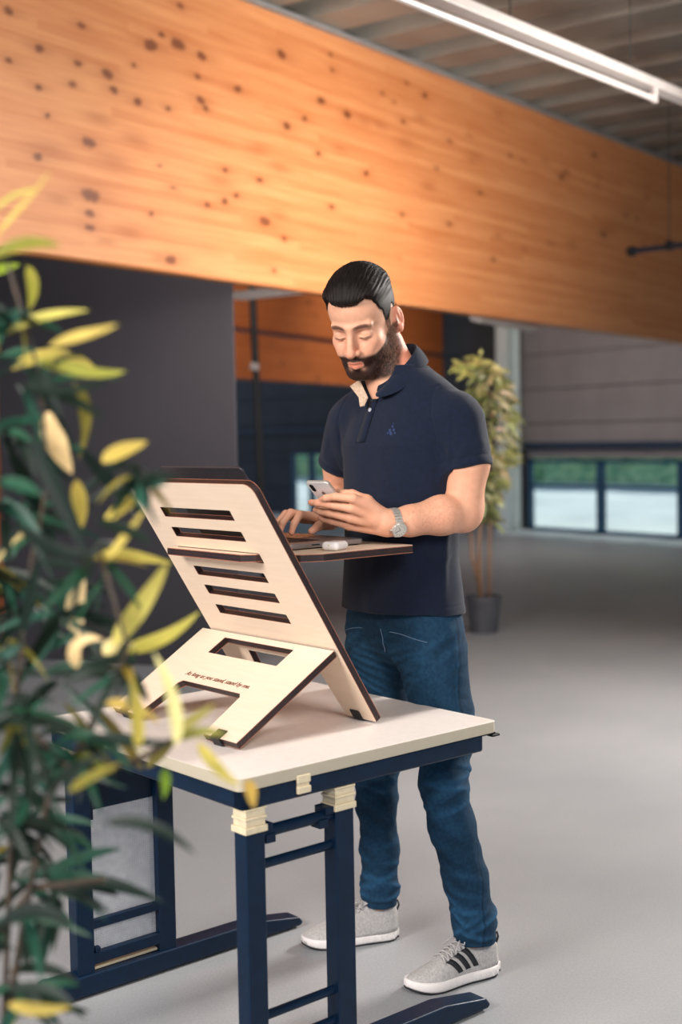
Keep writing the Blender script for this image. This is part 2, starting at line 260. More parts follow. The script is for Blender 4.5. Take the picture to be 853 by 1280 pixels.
STEMS= [[(-0.4876, 1.6, 0.4266), (-0.4437, 1.6, 0.6588), (-0.4358, 1.62, 0.8396), (-0.4176, 1.6, 1.0522), (-0.3889, 1.6, 1.2547), (-0.3657, 1.6, 1.3547), (-0.3716, 1.6, 1.4842), (-0.3942, 1.55, 1.6159)], [(-0.4876, 1.6, 0.4266), (-0.4137, 1.6, 0.7943), (-0.3736, 1.58, 0.9546), (-0.3067, 1.56, 1.0591), (-0.2631, 1.55, 1.1494), (-0.2939, 1.55, 1.2675)], [(-0.4176, 1.6, 1.0522), (-0.3423, 1.58, 0.9946), (-0.2621, 1.55, 1.0059), (-0.2123, 1.55, 1.0348)], [(-0.4437, 1.6, 0.6588), (-0.427, 1.6, 0.7005), (-0.3809, 1.58, 0.7188)], [(-0.4613, 1.62, 0.7558), (-0.4022, 1.6, 0.8356), (-0.3103, 1.6, 0.8443)]]

# ------------------------------------------------------------------ materials
def wood_beam(name, base, mid, dark):
    m = bpy.data.materials.new(name); m.use_nodes = True; nt = m.node_tree; N = nt.nodes; L = nt.links; b = N['Principled BSDF']
    b.inputs['Roughness'].default_value = .55
    tc = N.new('ShaderNodeTexCoord'); sx = N.new('ShaderNodeSeparateXYZ'); L.new(tc.outputs['Object'], sx.inputs[0])
    # lamella index -> tone
    fl = N.new('ShaderNodeMath'); fl.operation = 'MULTIPLY'; fl.inputs[1].default_value = 22; L.new(sx.outputs['Z'], fl.inputs[0])
    fr = N.new('ShaderNodeMath'); fr.operation = 'FLOOR'; L.new(fl.outputs[0], fr.inputs[0])
    jx = N.new('ShaderNodeMath'); jx.operation = 'MULTIPLY_ADD'; jx.inputs[1].default_value = 1.7; L.new(fr.outputs[0], jx.inputs[0]); L.new(sx.outputs['X'], jx.inputs[2])
    dv = N.new('ShaderNodeMath'); dv.operation = 'MULTIPLY'; dv.inputs[1].default_value = .35; L.new(jx.outputs[0], dv.inputs[0])
    f2 = N.new('ShaderNodeMath'); f2.operation = 'FLOOR'; L.new(dv.outputs[0], f2.inputs[0])
    cb = N.new('ShaderNodeCombineXYZ'); L.new(fr.outputs[0], cb.inputs[0]); L.new(f2.outputs[0], cb.inputs[1])
    wn = N.new('ShaderNodeTexWhiteNoise'); L.new(cb.outputs[0], wn.inputs['Vector'])
    mp = N.new('ShaderNodeMapping'); mp.inputs['Scale'].default_value = (1.3, 8, 26); L.new(tc.outputs['Object'], mp.inputs[0])
    nz = N.new('ShaderNodeTexNoise'); nz.inputs['Scale'].default_value = 1.6; nz.inputs['Detail'].default_value = 6; nz.inputs['Roughness'].default_value = .6; L.new(mp.outputs[0], nz.inputs[0])
    ad = N.new('ShaderNodeMath'); ad.operation = 'MULTIPLY_ADD'; ad.inputs[1].default_value = .35; L.new(wn.outputs[0], ad.inputs[0]); L.new(nz.outputs[0], ad.inputs[2])
    cr = N.new('ShaderNodeValToRGB'); cr.color_ramp.elements[0].position = .3; cr.color_ramp.elements[1].position = .95
    cr.color_ramp.elements[0].color = base; cr.color_ramp.elements[1].color = mid; L.new(ad.outputs[0], cr.inputs[0])
    at = N.new('ShaderNodeAttribute'); at.attribute_name = 'Col'
    mx = N.new('ShaderNodeMix'); mx.data_type = 'RGBA'; mx.inputs[7].default_value = dark; L.new(cr.outputs[0], mx.inputs[6])
    sr = N.new('ShaderNodeSeparateColor'); L.new(at.outputs['Color'], sr.inputs[0]); L.new(sr.outputs[0], mx.inputs[0])
    m2 = N.new('ShaderNodeMix'); m2.data_type = 'RGBA'; m2.inputs[7].default_value = srgb(150, 78, 34); L.new(mx.outputs[2], m2.inputs[6]); L.new(sr.outputs[1], m2.inputs[0])
    L.new(m2.outputs[2], b.inputs['Base Color'])
    return m

M = {}
M['floor'] = mat('floor_vinyl', srgb(154, 155, 158), srgb(144, 146, 150), rough=.42, scale=1.1, bump=.15, bscale=120, spec=.35)
def floor_extra():
    m = M['floor']; nt = m.node_tree; b = nt.nodes['Principled BSDF']; l = b.inputs['Base Color'].links[0].from_socket
    tc = nt.nodes.new('ShaderNodeTexCoord'); n = nt.nodes.new('ShaderNodeTexNoise'); n.inputs['Scale'].default_value = 160; n.inputs['Detail'].default_value = 2
    nt.links.new(tc.outputs['Object'], n.inputs[0])
    r = nt.nodes.new('ShaderNodeMapRange'); r.inputs[1].default_value = .3; r.inputs[2].default_value = .7; r.inputs[3].default_value = .9; r.inputs[4].default_value = 1.06
    nt.links.new(n.outputs[0], r.inputs[0])
    mx = nt.nodes.new('ShaderNodeMix'); mx.data_type = 'RGBA'; mx.blend_type = 'MULTIPLY'; mx.inputs[0].default_value = 1
    nt.links.new(l, mx.inputs[6]); nt.links.new(r.outputs[0], mx.inputs[7]); nt.links.new(mx.outputs[2], b.inputs['Base Color'])
floor_extra()
M['deck'] = mat('galvanised_deck', srgb(138, 136, 128), srgb(118, 116, 110), rough=.5, metal=.25, scale=2)
M['beam'] = wood_beam('spruce_glulam', srgb(216, 150, 98), srgb(188, 114, 64), srgb(52, 22, 14))
M['beam_far'] = wood_beam('spruce_glulam_far', srgb(206, 118, 58), srgb(186, 98, 46), srgb(52, 22, 14))
M['flash'] = mat('zinc_flashing', srgb(150, 150, 150), rough=.5, metal=.3, scale=8)
M['clad'] = mat('grey_cladding', srgb(136, 130, 130), srgb(127, 121, 121), rough=.6, scale=1.5)
M['clad_dark'] = mat('charcoal_cladding', srgb(62, 64, 68), srgb(54, 56, 60), rough=.7, scale=2)  # the rear wall's weaker light is put into this darker cladding colour
M['wall'] = mat('grey_painted_wall', srgb(64, 61, 67), srgb(60, 57, 63), rough=.75, scale=1.2, bump=.1)
M['frame'] = mat('blue_window_frame', srgb(14, 62, 92), srgb(10, 52, 82), rough=.4, scale=5)
M['frame_dk'] = mat('dark_blue_rail', srgb(24, 44, 66), srgb(20, 38, 58), rough=.5, scale=5)
M['pale'] = mat('pale_painted_steel', srgb(214, 226, 224), srgb(204, 216, 216), rough=.5, scale=4)
M['white'] = mat('white_enamel', srgb(182, 175, 172), srgb(174, 167, 164), rough=.35, scale=10)
M['black'] = mat('black_rubber', srgb(28, 30, 34), srgb(20, 22, 26), rough=.6, scale=60)
M['pave'] = mat('pale_paving', srgb(226, 224, 222), srgb(200, 200, 200), rough=.9, scale=1.0)
M['hedge'] = mat('hedge_leaves', srgb(205, 236, 160), srgb(76, 165, 104), rough=.8, scale=3.5, bump=1, bscale=12)
M['navy'] = mat('navy_powder_coat', srgb(4, 31, 56), srgb(3, 26, 48), rough=.4, spec=.3, scale=40, bump=.08, bscale=600)
M['top'] = mat('grey_laminate', srgb(216, 207, 202), srgb(211, 202, 197), rough=.42, scale=60)
M['top_edge'] = mat('cream_edge_band', srgb(186, 176, 156), srgb(183, 173, 153), rough=.5, scale=60)
M['cream'] = mat('cream_plastic', srgb(226, 210, 178), srgb(216, 200, 168), rough=.4, scale=60)
M['meshw'] = mat('grey_perforated_metal', srgb(206, 208, 212), srgb(190, 192, 198), rough=.4, metal=.1, scale=60)
M['birch'] = mat('birch_veneer', srgb(228, 206, 184), srgb(224, 201, 178), rough=.5, scale=3, stretch=(3, 30, 3))
def edge_mat():
    m = mat('dark_ply_edge', srgb(44, 26, 24), srgb(30, 18, 22), rough=.45, scale=40)
    nt = m.node_tree; b = nt.nodes['Principled BSDF']; l = b.inputs['Base Color'].links[0].from_socket
    tc = nt.nodes.new('ShaderNodeTexCoord'); s = nt.nodes.new('ShaderNodeSeparateXYZ'); nt.links.new(tc.outputs['Object'], s.inputs[0])
    r = nt.nodes.new('ShaderNodeValToRGB'); mr = nt.nodes.new('ShaderNodeMapRange'); mr.inputs[1].default_value = -.018; mr.inputs[2].default_value = 0
    nt.links.new(s.outputs['Z'], mr.inputs[0]); nt.links.new(mr.outputs[0], r.inputs[0])
    e = r.color_ramp.elements; e[0].position = 0; e[0].color = (1, 1, 1, 1); e[1].position = 1; e[1].color = (1, 1, 1, 1)
    for p, c in ((.09, 1), (.11, 0), (.5, .0), (.52, .12), (.55, .12), (.57, 0), (.89, 0), (.91, 1)):
        k = e.new(p); k.color = (c, c, c, 1)
    mx = nt.nodes.new('ShaderNodeMix'); mx.data_type = 'RGBA'; mx.inputs[7].default_value = srgb(150, 92, 70)
    nt.links.new(r.outputs[0], mx.inputs[0]); nt.links.new(l, mx.inputs[6]); nt.links.new(mx.outputs[2], b.inputs['Base Color'])
    return m
M['ply'] = edge_mat()
M['ink'] = mat('burnt_lettering', srgb(120, 66, 40), rough=.8)
M['alu'] = mat('space_grey_aluminium', srgb(150, 140, 136), srgb(140, 132, 130), rough=.35, metal=.6, scale=80)
M['alu_dk'] = mat('dark_grey_aluminium', srgb(64, 60, 66), srgb(56, 54, 60), rough=.4, metal=.4, scale=80)
M['keys'] = mat('black_keys', srgb(26, 24, 28), rough=.5, scale=90)
M['glassblk'] = mat('black_glass', srgb(12, 13, 16), rough=.08, scale=20)
M['gloss_white'] = mat('glossy_white_plastic', srgb(244, 240, 238), rough=.18, scale=20)
M['phone_back'] = mat('silver_glass_back', srgb(226, 222, 222), srgb(216, 212, 214), rough=.15, scale=15)
M['steel'] = mat('polished_steel', srgb(214, 208, 200), srgb(190, 184, 176), rough=.3, metal=.6, scale=200)
M['dial'] = mat('pale_watch_dial', srgb(206, 200, 190), rough=.3, scale=80)
M['pot'] = mat('grey_plastic_pot', srgb(74, 74, 80), srgb(64, 64, 70), rough=.5, scale=10)
M['trunk'] = mat('tan_trunk', srgb(160, 124, 98), srgb(130, 98, 76), rough=.8, scale=30, bump=.4)
M['soil'] = mat('potting_soil', srgb(50, 40, 34), rough=.95, scale=60, bump=1)
M['stem'] = mat('brown_stem', srgb(84, 66, 50), srgb(50, 44, 38), rough=.7, scale=50)
def leafmat(name):
    m = mat(name, (1, 1, 1, 1), (.8, .82, .78, 1), rough=.5, scale=25, spec=.3)
    attr_color(m, 'Col'); b = m.node_tree.nodes['Principled BSDF']
    # thin leaves let light through
    nt = m.node_tree; tr = nt.nodes.new('ShaderNodeBsdfTranslucent'); mx = nt.nodes.new('ShaderNodeMixShader'); mx.inputs[0].default_value = .25
    l = b.inputs['Base Color'].links[0].from_socket; nt.links.new(l, tr.inputs[0])
    out = nt.nodes['Material Output']; nt.links.new(b.outputs[0], mx.inputs[1]); nt.links.new(tr.outputs[0], mx.inputs[2]); nt.links.new(mx.outputs[0], out.inputs[0])
    return m
M['leaf'] = leafmat('bamboo_leaf')
def glass():
    m = bpy.data.materials.new('window_glass'); m.use_nodes = True; nt = m.node_tree; nt.nodes.remove(nt.nodes['Principled BSDF'])
    t = nt.nodes.new('ShaderNodeBsdfTransparent'); t.inputs[0].default_value = (.86, .95, .95, 1); g = nt.nodes.new('ShaderNodeBsdfGlossy'); g.inputs['Roughness'].default_value = .05
    n = nt.nodes.new('ShaderNodeTexNoise'); n.inputs['Scale'].default_value = 3; mr = nt.nodes.new('ShaderNodeMapRange'); mr.inputs[3].default_value = .05; mr.inputs[4].default_value = .1
    mx = nt.nodes.new('ShaderNodeMixShader'); nt.links.new(n.outputs[0], mr.inputs[0]); nt.links.new(mr.outputs[0], mx.inputs[0])
    nt.links.new(t.outputs[0], mx.inputs[1]); nt.links.new(g.outputs[0], mx.inputs[2]); nt.links.new(mx.outputs[0], nt.nodes['Material Output'].inputs[0])
    return m
M['glass'] = glass()

# ------------------------------------------------------------------ frames of reference (metres)
AZ = R(49.5)
C0 = (-.207, 2.538)
eB = (math.sin(AZ), math.cos(AZ)); eA = (-math.cos(AZ), math.sin(AZ))
def W(a, b, z): return (C0[0]+a*eA[0]+b*eB[0], C0[1]+a*eA[1]+b*eB[1], z)
TROT = math.atan2(eB[1], eB[0])          # local x = along the desk's short side, local y = along its long side

# ------------------------------------------------------------------ hall shell
mb = MB(); mb.prism([(-14, -3), (16, -3), (16, 1.64), (-6.9, 31.6), (-14, 31.6)], -.1, 0); fl = mb.build('floor', M['floor']); tag(fl, kind='structure')

# window wall, local x along the wall
WO = (2.79, 18.92); WAZ = math.atan2(-.794, .607)
def wall_part(name, mb, m, bevel=0):
    o = mb.build(name, m, bevel=bevel); o.location = (WO[0], WO[1], 0); o.rotation_euler = (0, 0, WAZ); return tag(o, kind='structure')
mb = MB()
def clad(mb, x0, x1, z0, z1):
    z = z0
    while z < z1-.01:
        t = min(z+.5, z1); mb.box((x0, -.0, z+.012), (x1, .06, t-.012)); mb.box((x0, .03, z), (x1, .1, t)); z = t
wy = -.02
clad(mb, -.3, 8.5, 1.06, 4.6)
wall_part('wall_back', mb, M['clad'])
mb = MB(); clad(mb, -15, -.32, 1.16, 4.6); clad(mb, -3.3, -.02, .0, 1.16); clad(mb, -11.4, -6.05, 0, 1.16); wall_part('wall_rear', mb, M['clad_dark'])
def window(n, x0, x1, z0, z1, rail=None, fr='frame', w=.05):
    e = empty('window_%d' % n, (WO[0], WO[1], 0), WAZ, kind='structure')
    mb = MB(); mb.box((x0, -.04, z0), (x1, .06, z0+w)); mb.box((x0, -.04, z1-w), (x1, .06, z1)); mb.box((x0, -.04, z0), (x0+w, .06, z1)); mb.box((x1-w, -.04, z0), (x1, .06, z1))
    if rail: mb.box((x0, -.03, rail-.02), (x1, .05, rail+.02))
    mb.build('window_frame', M[fr], e, bevel=.004)
    mb = MB(); mb.box((x0+w, .0, z0+w), (x1-w, .012, z1-w)); mb.build('pane', M['glass'], e)
for i in range(6): window(i+1, .0+1.38*i, 1.38*(i+1), .0, 1.04, .66)
window(8, -6.05, -5.45, 0, 1.16); window(9, -5.45, -4.8, 0, 1.16); window(10, -4.8, -4.05, 0, 1.16, .66); window(11, -4.05, -3.3, 0, 1.16, .66)
mb = MB(); mb.box((-.3, -.08, 1.19), (8.5, -.0, 1.29)); wall_part('trim_1', mb, M['frame_dk'], .01)
mb = MB(); mb.box((-15, -.08, 1.5), (-.32, -.0, 1.6)); wall_part('trim_2', mb, M['frame_dk'], .01)
# pale steel column in front of the window wall (I section)
mb = MB()
cx = -.185
mb.box((cx-.12, -.36, 0), (cx+.12, -.33, 4.5)); mb.box((cx-.12, -.13, 0), (cx+.12, -.10, 4.5)); mb.box((cx-.02, -.34, 0), (cx+.02, -.12, 4.5))
o = mb.build('steel_column', M['pale'], bevel=.006); o.location = (WO[0], WO[1], 0); o.rotation_euler = (0, 0, WAZ)
tag(o, 'pale painted steel column standing at the left end of the far window strip', 'column')

# left partition: thick grey wall standing on the floor behind the desk
mb = MB(); a = Vector((-.62, 7.72)); b = Vector((-2.22, 8.36)); d = (b-a).normalized(); n = Vector((-d.y, d.x)); n = n if n.y > 0 else -n
ra_ = a.normalized()*1.3; P = [a, b, b+n*1.1, a+ra_+Vector((-.02, 0))]
mb.prism([tuple(p) for p in P], 0, 4.3)
o = mb.build('wall_left', M['wall'], bevel=.01); tag(o, kind='structure')

# outside
mb = MB(); mb.box((-45, .1, -.12), (40, 60, -.03)); o = mb.build('pavement', M['pave']); o.location = (WO[0], WO[1], 0); o.rotation_euler = (0, 0, WAZ); tag(o, kind='structure')
nx, nz = 240, 26; X, Z = np.meshgrid(np.linspace(-35, 30, nx), np.linspace(-.05, 5.5, nz), indexing='ij'); P = np.stack([X.ravel(), np.zeros(X.size), Z.ravel()], 1)
dy = vnoise(P, (1.1, 1, 1.1), 3)*.8+vnoise(P, (4, 1, 4), 4)*.35
P = np.stack([P[:, 0], 14.5+dy+P[:, 2]*.12, P[:, 2]*(1+.12*vnoise(P, (.6, 1, .1), 8))], 1)
ii = np.arange(nx*nz).reshape(nx, nz)
F = np.stack([ii[:-1, :-1].ravel(), ii[1:, :-1].ravel(), ii[1:, 1:].ravel(), ii[:-1, 1:].ravel()], 1)
P2 = P.copy(); P2[:, 1] += 2.0; n0 = len(P)
ring = [ii[0, :], ii[:, -1], ii[-1, ::-1], ii[::-1, 0]]
fs = [F, F[:, ::-1]+n0]
for r_ in ring: fs.append(np.stack([r_[:-1], r_[1:], r_[1:]+n0, r_[:-1]+n0], 1))
o = mesh_obj('hedge', np.concatenate([P, P2]), np.concatenate(fs), M['hedge'], None, True)
o.location = (WO[0], WO[1], 0); o.rotation_euler = (0, 0, WAZ); tag(o, 'green hedge outside beyond the pale paving, seen through the far windows', 'hedge')

# glulam beams
u = Vector((.58084, .81402)); BA = Vector((-1.35, 6.257)); BAZ = math.atan2(u.y, u.x)
def beam_mesh(name, s0, s1, zb, zt0, zt1, th, knots, m, step):
    """front face carries a fine grid whose colour attribute marks knots"""
    nx = int((s1-s0)/step)+1; nz = int((zt0-zb)/step)+1
    S, T = np.meshgrid(np.linspace(s0, s1, nx), np.linspace(0, 1, nz), indexing='ij')
    zt = zt0+(zt1-zt0)*(S-s0)/(s1-s0); Z = zb+(zt-zb)*T
    k = np.zeros(S.size); g = np.zeros(S.size); sf, zf = S.ravel(), Z.ravel()
    for (ks, kz, kr) in knots:
        rr = abs(kr)*.0235; ax, az = (rr*1.25, rr*.72)
        m_ = (abs(sf-ks) < .5) & (abs(zf-kz) < .2); ds, dz = sf[m_]-ks, zf[m_]-kz
        wob = 1+.10*np.sin(2*np.arctan2(dz, ds)+ks*9)+.08*np.sin(5*np.arctan2(dz, ds)+kz*31)
        q = np.sqrt((ds/ax)**2+(dz/az)**2)/wob
        halo = np.exp(-(np.sqrt((ds/(ax*2.8))**2+(dz/(az*1.6))**2))**2*1.2)
        if kr > 0: k[m_] = np.maximum(k[m_], (1-smooth01(q, .55, 1.15))*.92); g[m_] = np.maximum(g[m_], halo*.45)
        else: g[m_] = np.maximum(g[m_], halo*.5)
    P = np.stack([sf, np.zeros(S.size), zf], 1); B = P.copy(); B[:, 1] = th
    cols = np.stack([k, g, k*0], 1); ii = np.arange(nx*nz).reshape(nx, nz); n0 = nx*nz
    F = [np.stack([ii[:-1, :-1].ravel(), ii[1:, :-1].ravel(), ii[1:, 1:].ravel(), ii[:-1, 1:].ravel()], 1)]
    c = [(s0, th, zb), (s1, th, zb), (s1, th, zt1), (s0, th, zt0)]
    V = np.concatenate([P, np.array(c)])
    a, b_, c_, d_ = ii[0, 0], ii[-1, 0], ii[-1, -1], ii[0, -1]
    F.append(np.array([[n0+1, n0, n0+3, n0+2], [a, n0, n0+1, b_], [d_, c_, n0+2, n0+3], [a, d_, n0+3, n0], [b_, n0+1, n0+2, c_]]))
    cols = np.concatenate([cols, np.zeros((4, 3))])
    return mesh_obj(name, V, np.concatenate(F), m, None, False, None, cols)
r_ = random.Random(3)
kn = list(KNOTS)+[(r_.uniform(-2.5, 11.4), r_.uniform(2.35, 3.85), r_.choice([.5, .6, .8, -.8, -1.1, 1])) for _ in range(26)]
o = beam_mesh('timber_beam', -2.5, 11.3, 2.312, 3.80, 4.13, .15, kn, M['beam'], .012)
o.location = (BA.x, BA.y, 0); o.rotation_euler = (0, 0, BAZ)
tag(o, 'huge knotty orange glued timber beam crossing the upper half of the hall', 'beam')
mb = MB(); zt = lambda s: 3.80+.33*(s+2.5)/13.8
for s0, s1 in ((-2.5, 11.3),):
    V = [(s0, -.03, zt(s0)+.002), (s1, -.03, zt(s1)+.002), (s1, .17, zt(s1)+.002), (s0, .17, zt(s0)+.002), (s0, -.03, zt(s0)+.03), (s1, -.03, zt(s1)+.03), (s1, .17, zt(s1)+.03), (s0, .17, zt(s0)+.03)]
    mb.add(V, [(0, 3, 2, 1), (4, 5, 6, 7), (0, 1, 5, 4), (1, 2, 6, 5), (2, 3, 7, 6), (3, 0, 4, 7)])
f_ = mb.build('flashing', M['flash'], o)

B1 = Vector((-1.138-.6, 14.58-1.7)); B2 = Vector((.53+2.1*.9, 18.403+1.1)); fa = math.atan2(B2.y-B1.y, B2.x-B1.x)
r_ = random.Random(9)
B1 = Vector((-1.35, 14.0)); fd = Vector((.45, .893)).normalized(); fa = math.atan2(fd.y, fd.x)
def far_beam(zb, zt, lab, seed):
    r_ = random.Random(seed)
    kn = [(r_.uniform(-2, 5.5), r_.uniform(zb, zt), r_.choice([1, 1.4, -1.5])) for _ in range(25)]
    o = beam_mesh('timber_beam', -3, 6.6, zb, zt, zt, .2, kn, M['beam_far'], .05); o.location = (B1.x, B1.y, 0); o.rotation_euler = (0, 0, fa)
    return tag(o, lab, 'beam')
far_beam(2.1, 2.62, 'lower of two distant dark orange timber beams behind the man', 1)
far_beam(2.68, 4.4, 'upper of two distant dark orange timber beams behind the man', 2)

# corrugated deck (profile across the beam direction, ribs run square to the beam)
def zdeck(s): return 3.845+.33*(s+2.5)/13.8
prof = []; s = -6.0; pitch = .62
while s < 13:
    prof += [(s, 0), (s+.32, 0), (s+.37, .2), (s+.57, .2)]; s += pitch
V = []; F = []
for (s, dz) in prof:
    for t in (-12, 9): V.append((s, t, zdeck(s)+dz))
for i in range(len(prof)-1): F.append((2*i, 2*i+1, 2*i+3, 2*i+2))
mb = MB(); mb.add(V, F); o = mb.build('ceiling', M['deck']); o.location = (BA.x, BA.y, 0); o.rotation_euler = (0, 0, BAZ); tag(o, kind='structure')
sd = o.modifiers.new('thick', 'SOLIDIFY'); sd.thickness = .01; sd.offset = 1

# lights and fittings
def batten(p, q, w, h, label, tubes=False, name='light_batten', lamp_end=None):
    p = Vector(p); q = Vector(q); d = q-p; L = d.length; rz = math.atan2(d.y, d.x)
    e = empty(name, p, rz, label=label, cat='ceiling light')
    mb = MB(); mb.prism([(0, -w/2), (L, -w/2), (L, w/2), (0, w/2)], 0, h, top=[(0, -w*.32), (L, -w*.32), (L, w*.32), (0, w*.32)]); mb.build('housing', M['white'], e, bevel=.004)
    if tubes:
        x = lamp_end; n_ = -w/2-.0
        mb = MB(); mb.tube([(-.0, -.02, -.055), (x, -.02, -.055)], .015, 12); mb.build('lamp_tube', M['white'], e, smooth=False)
        mb = MB(); mb.box((x-.01, -.034, -.075), (x+.025, -.006, 0)); mb.tube([(x-.05, -.02, -.055), (x-.02, -.02, -.055)], .018, 12); mb.build('end_holder', M['white'], e, bevel=.003)
        for k in range(9):
            xx = .35+k*1.1
            if xx < L: mb = MB(); mb.tube([(xx, 0, h), (xx, 0, .72)], .004, 6); mb.build('hanging_wire', M['black'], e)
    else:
        mb = MB(); mb.box((.05, -w*.3, -.012), (L-.05, w*.3, 0)); mb.build('diffuser', M['white'], e, bevel=.003)
        for xx in (L*.2, L*.8): mb = MB(); mb.tube([(xx, 0, h), (xx, 0, 1.5)], .004, 6); mb.build('hanging_wire', M['black'], e)
    return e
d = Vector((1.901-.367, 7.096-5.347, 0)).normalized()
p0 = Vector((.367, 5.347, 3.2))
batten(p0-d*3, p0+d*6, .085, .055, 'long white fluorescent light rail hanging under the metal ceiling at top right', True, lamp_end=3+1.96)
batten((-.83, 10.54, 2.55), (-.20, 10.07, 2.55), .1, .06, 'small white light batten hanging behind the beam left of the man')
batten((1.10, 10.24, 2.32), (1.75, 11.4, 2.32), .12, .06, 'small white light batten hanging behind the beam above the far potted plant')
# black post with a small white sensor
e = empty('floor_post', (-.79, 12, 0), 0, label='thin black post standing between the grey wall and the man, white sensor on it', cat='post')
mb = MB(); mb.tube([(0.06, 0, 0), (.0, 0, 2.87), (-.012, 0, 3.6)], .034, 12); mb.box((-.03, -.09, 0), (.15, .09, .02)); mb.build('pole', M['black'], e, smooth=False)
mb = MB(); mb.tube([(-.03, -.04, 2.09), (.05, -.04, 2.07)], .036, 14); mb.build('sensor', M['white'], e, bevel=.004)
# suspended pipe
e = empty('hanging_pipe', (2.36, 10.3, 2.847), math.atan2(-.4, .289), label='short dark pipe with a black end cap hanging by a wire at the right edge', cat='pipe')
mb = MB(); mb.tube([(0, 0, 0), (1.6, 0, -.05)], .022, 12); mb.build('pipe', M['frame_dk'], e)
mb = MB(); mb.tube([(-.035, 0, 0), (.02, 0, 0)], .042, 14); mb.build('end_cap', M['black'], e, bevel=.008)
mb = MB(); mb.tube([(.37, 0, -.01), (.37, 0, 1.1)], .005, 6); mb.box((.355, -.03, -.04), (.385, .03, .03)); mb.build('hanging_wire', M['black'], e)
# far left wooden post
mb = MB(); mb.box((-3.05, 10.5, 0), (-2.69, 10.8, 3.85)); o = mb.build('timber_post', M['beam_far'], bevel=.008); tag(o, 'orange timber post glimpsed at the far left edge behind the bamboo leaves', 'post')
e = empty('window_12', (-3.57, 14, 0), 0, kind='structure')
mb = MB()
for z in (.5, .62, 1.0, 1.2): mb.box((-2.5, 0, z-.03), (.0, .06, z+.03))
for x in (-2.5, -1.2, -.06): mb.box((x, 0, 0), (x+.06, .06, 1.3))
mb.build('window_frame', M['frame'], e)
mb = MB(); mb.box((-2.5, .02, 0), (0, .03, 1.2)); mb.build('pane', M['glass'], e)
mb = MB(); mb.box((-9, 14.1, 0), (-3.5, 14.3, 4.3)); o = mb.build('wall_side', M['clad_dark']); tag(o, kind='structure')
# ------------------------------------------------------------------ desk  (local x = b, y = a)
DZ = .71
desk = empty('work_desk', (C0[0], C0[1], 0), TROT, label='height-adjustable desk with pale grey top and dark navy steel frame', cat='desk')
x0, x1, y0, y1 = .012, .786, .03, .86
P = rrect(x0, y0, x1, y1, .018, 5)
mb = MB(); mb.prism(P, DZ-.028, DZ)
o = mb.build('tabletop', [M['top'], M['top_edge']], desk, bevel=.002); 
for p in o.data.polygons: p.material_index = 0 if abs(p.normal.z) > .5 else 1
# steel frame under the top: two long rails along y, two along x, rounded near corner
mb = MB()
mb.prism(rrect(.022, .036, .745, .075, .012, 5), .640, .682)      # rail facing the camera
mb.prism(rrect(.022, .036, .062, .855, .012, 5), .640, .682)      # rail on the left
mb.box((.70, .04, .645), (.745, .85, .682)); mb.box((.022, .815, .64), (.745, .855, .682))
mb.box((.10, .1, .655), (.30, .8, .68)); mb.box((.33, .1, .600), (.36, .8, .66))
fr = mb.build('frame', M['navy'], desk, bevel=.006)
mb = MB(); mb.box((.164, .030, .650), (.196, .037, .690)); mb.box((.162, .027, .672), (.198, .034, .690)); mb.box((.162, .026, .650), (.198, .034, .665))
mb.build('latch', M['cream'], desk, bevel=.002)
mb = MB(); mb.box((.742, .05, .672), (.80, .062, .679)); mb.box((.785, .046, .666), (.812, .066, .672)); mb.build('cable_hook', M['black'], desk, bevel=.002)
for (ya, yb, side) in ((.040, .083, 0), (.770, .813, 1)):
    ym = (ya+yb)/2
    for (xa, xb) in ((.034, .083), (.276, .328)):
        mb = MB(); mb.box((xa, ya, .052), (xb, yb, .592))
        mb.build('leg_column', M['navy'], desk, bevel=.003)
        mb = MB()
        for z0_, z1_, g in ((.588, .602, .0045), (.602, .616, .001), (.616, .622, .0035), (.622, .636, .001), (.636, .6405, .0035)):
            mb.box((xa-g, ya-g, z0_), (xb+g, yb+g, z1_))
        mb.build('leg_sleeve', M['cream'], desk, bevel=.0015)
    # foot bar with rounded ends, thinner towards the far end
    prof = [(-.045, .006), (.745, .006), (.755, .014), (.74, .032), (.60, .056), (-.03, .060), (-.042, .052), (-.05, .03)]
    V = [(x, ya-.008, z) for x, z in prof]+[(x, yb+.008, z) for x, z in prof]; n = len(prof)
    mb = MB(); mb.add(V, [tuple(range(n)), tuple(range(2*n-1, n-1, -1))]+[(i, n+i, n+(i+1) % n, (i+1) % n) for i in range(n)])
    ft = mb.build('foot_bar', M['navy'], desk, bevel=.006, seg=3)
    for xx in (-.02, .71): mb = MB(); mb.tube([(xx, ym, .0), (xx, ym, .012)], .018, 14); mb.build('glide', M['black'], ft)
    mb = MB(); mb.tube([(-.036, ya-.009, .032), (-.036, yb+.009, .032)], .0285, 24); mb.build('end_cap', M['navy_gloss'] if 'navy_gloss' in M else M['navy'], ft, bevel=.003)
# cross tubes of the near leg pair
ym = .0615
for z, r in ((.578, .013), (.510, .0105), (.184, .010), (.115, .010)):
    mb = MB(); mb.tube([(.080, ym, z), (.280, ym, z)], r, 14)
    if z == .578: mb.box((.09, ym-.016, .556), (.115, ym+.016, .575)); mb.box((.235, ym-.016, .556), (.26, ym+.016, .575)); mb.box((.083, ym-.02, .585), (.105, ym+.02, .60)); mb.box((.25, ym-.02, .585), (.276, ym+.02, .60))
    mb.build('cross_tube', M['navy'], desk, bevel=.001)
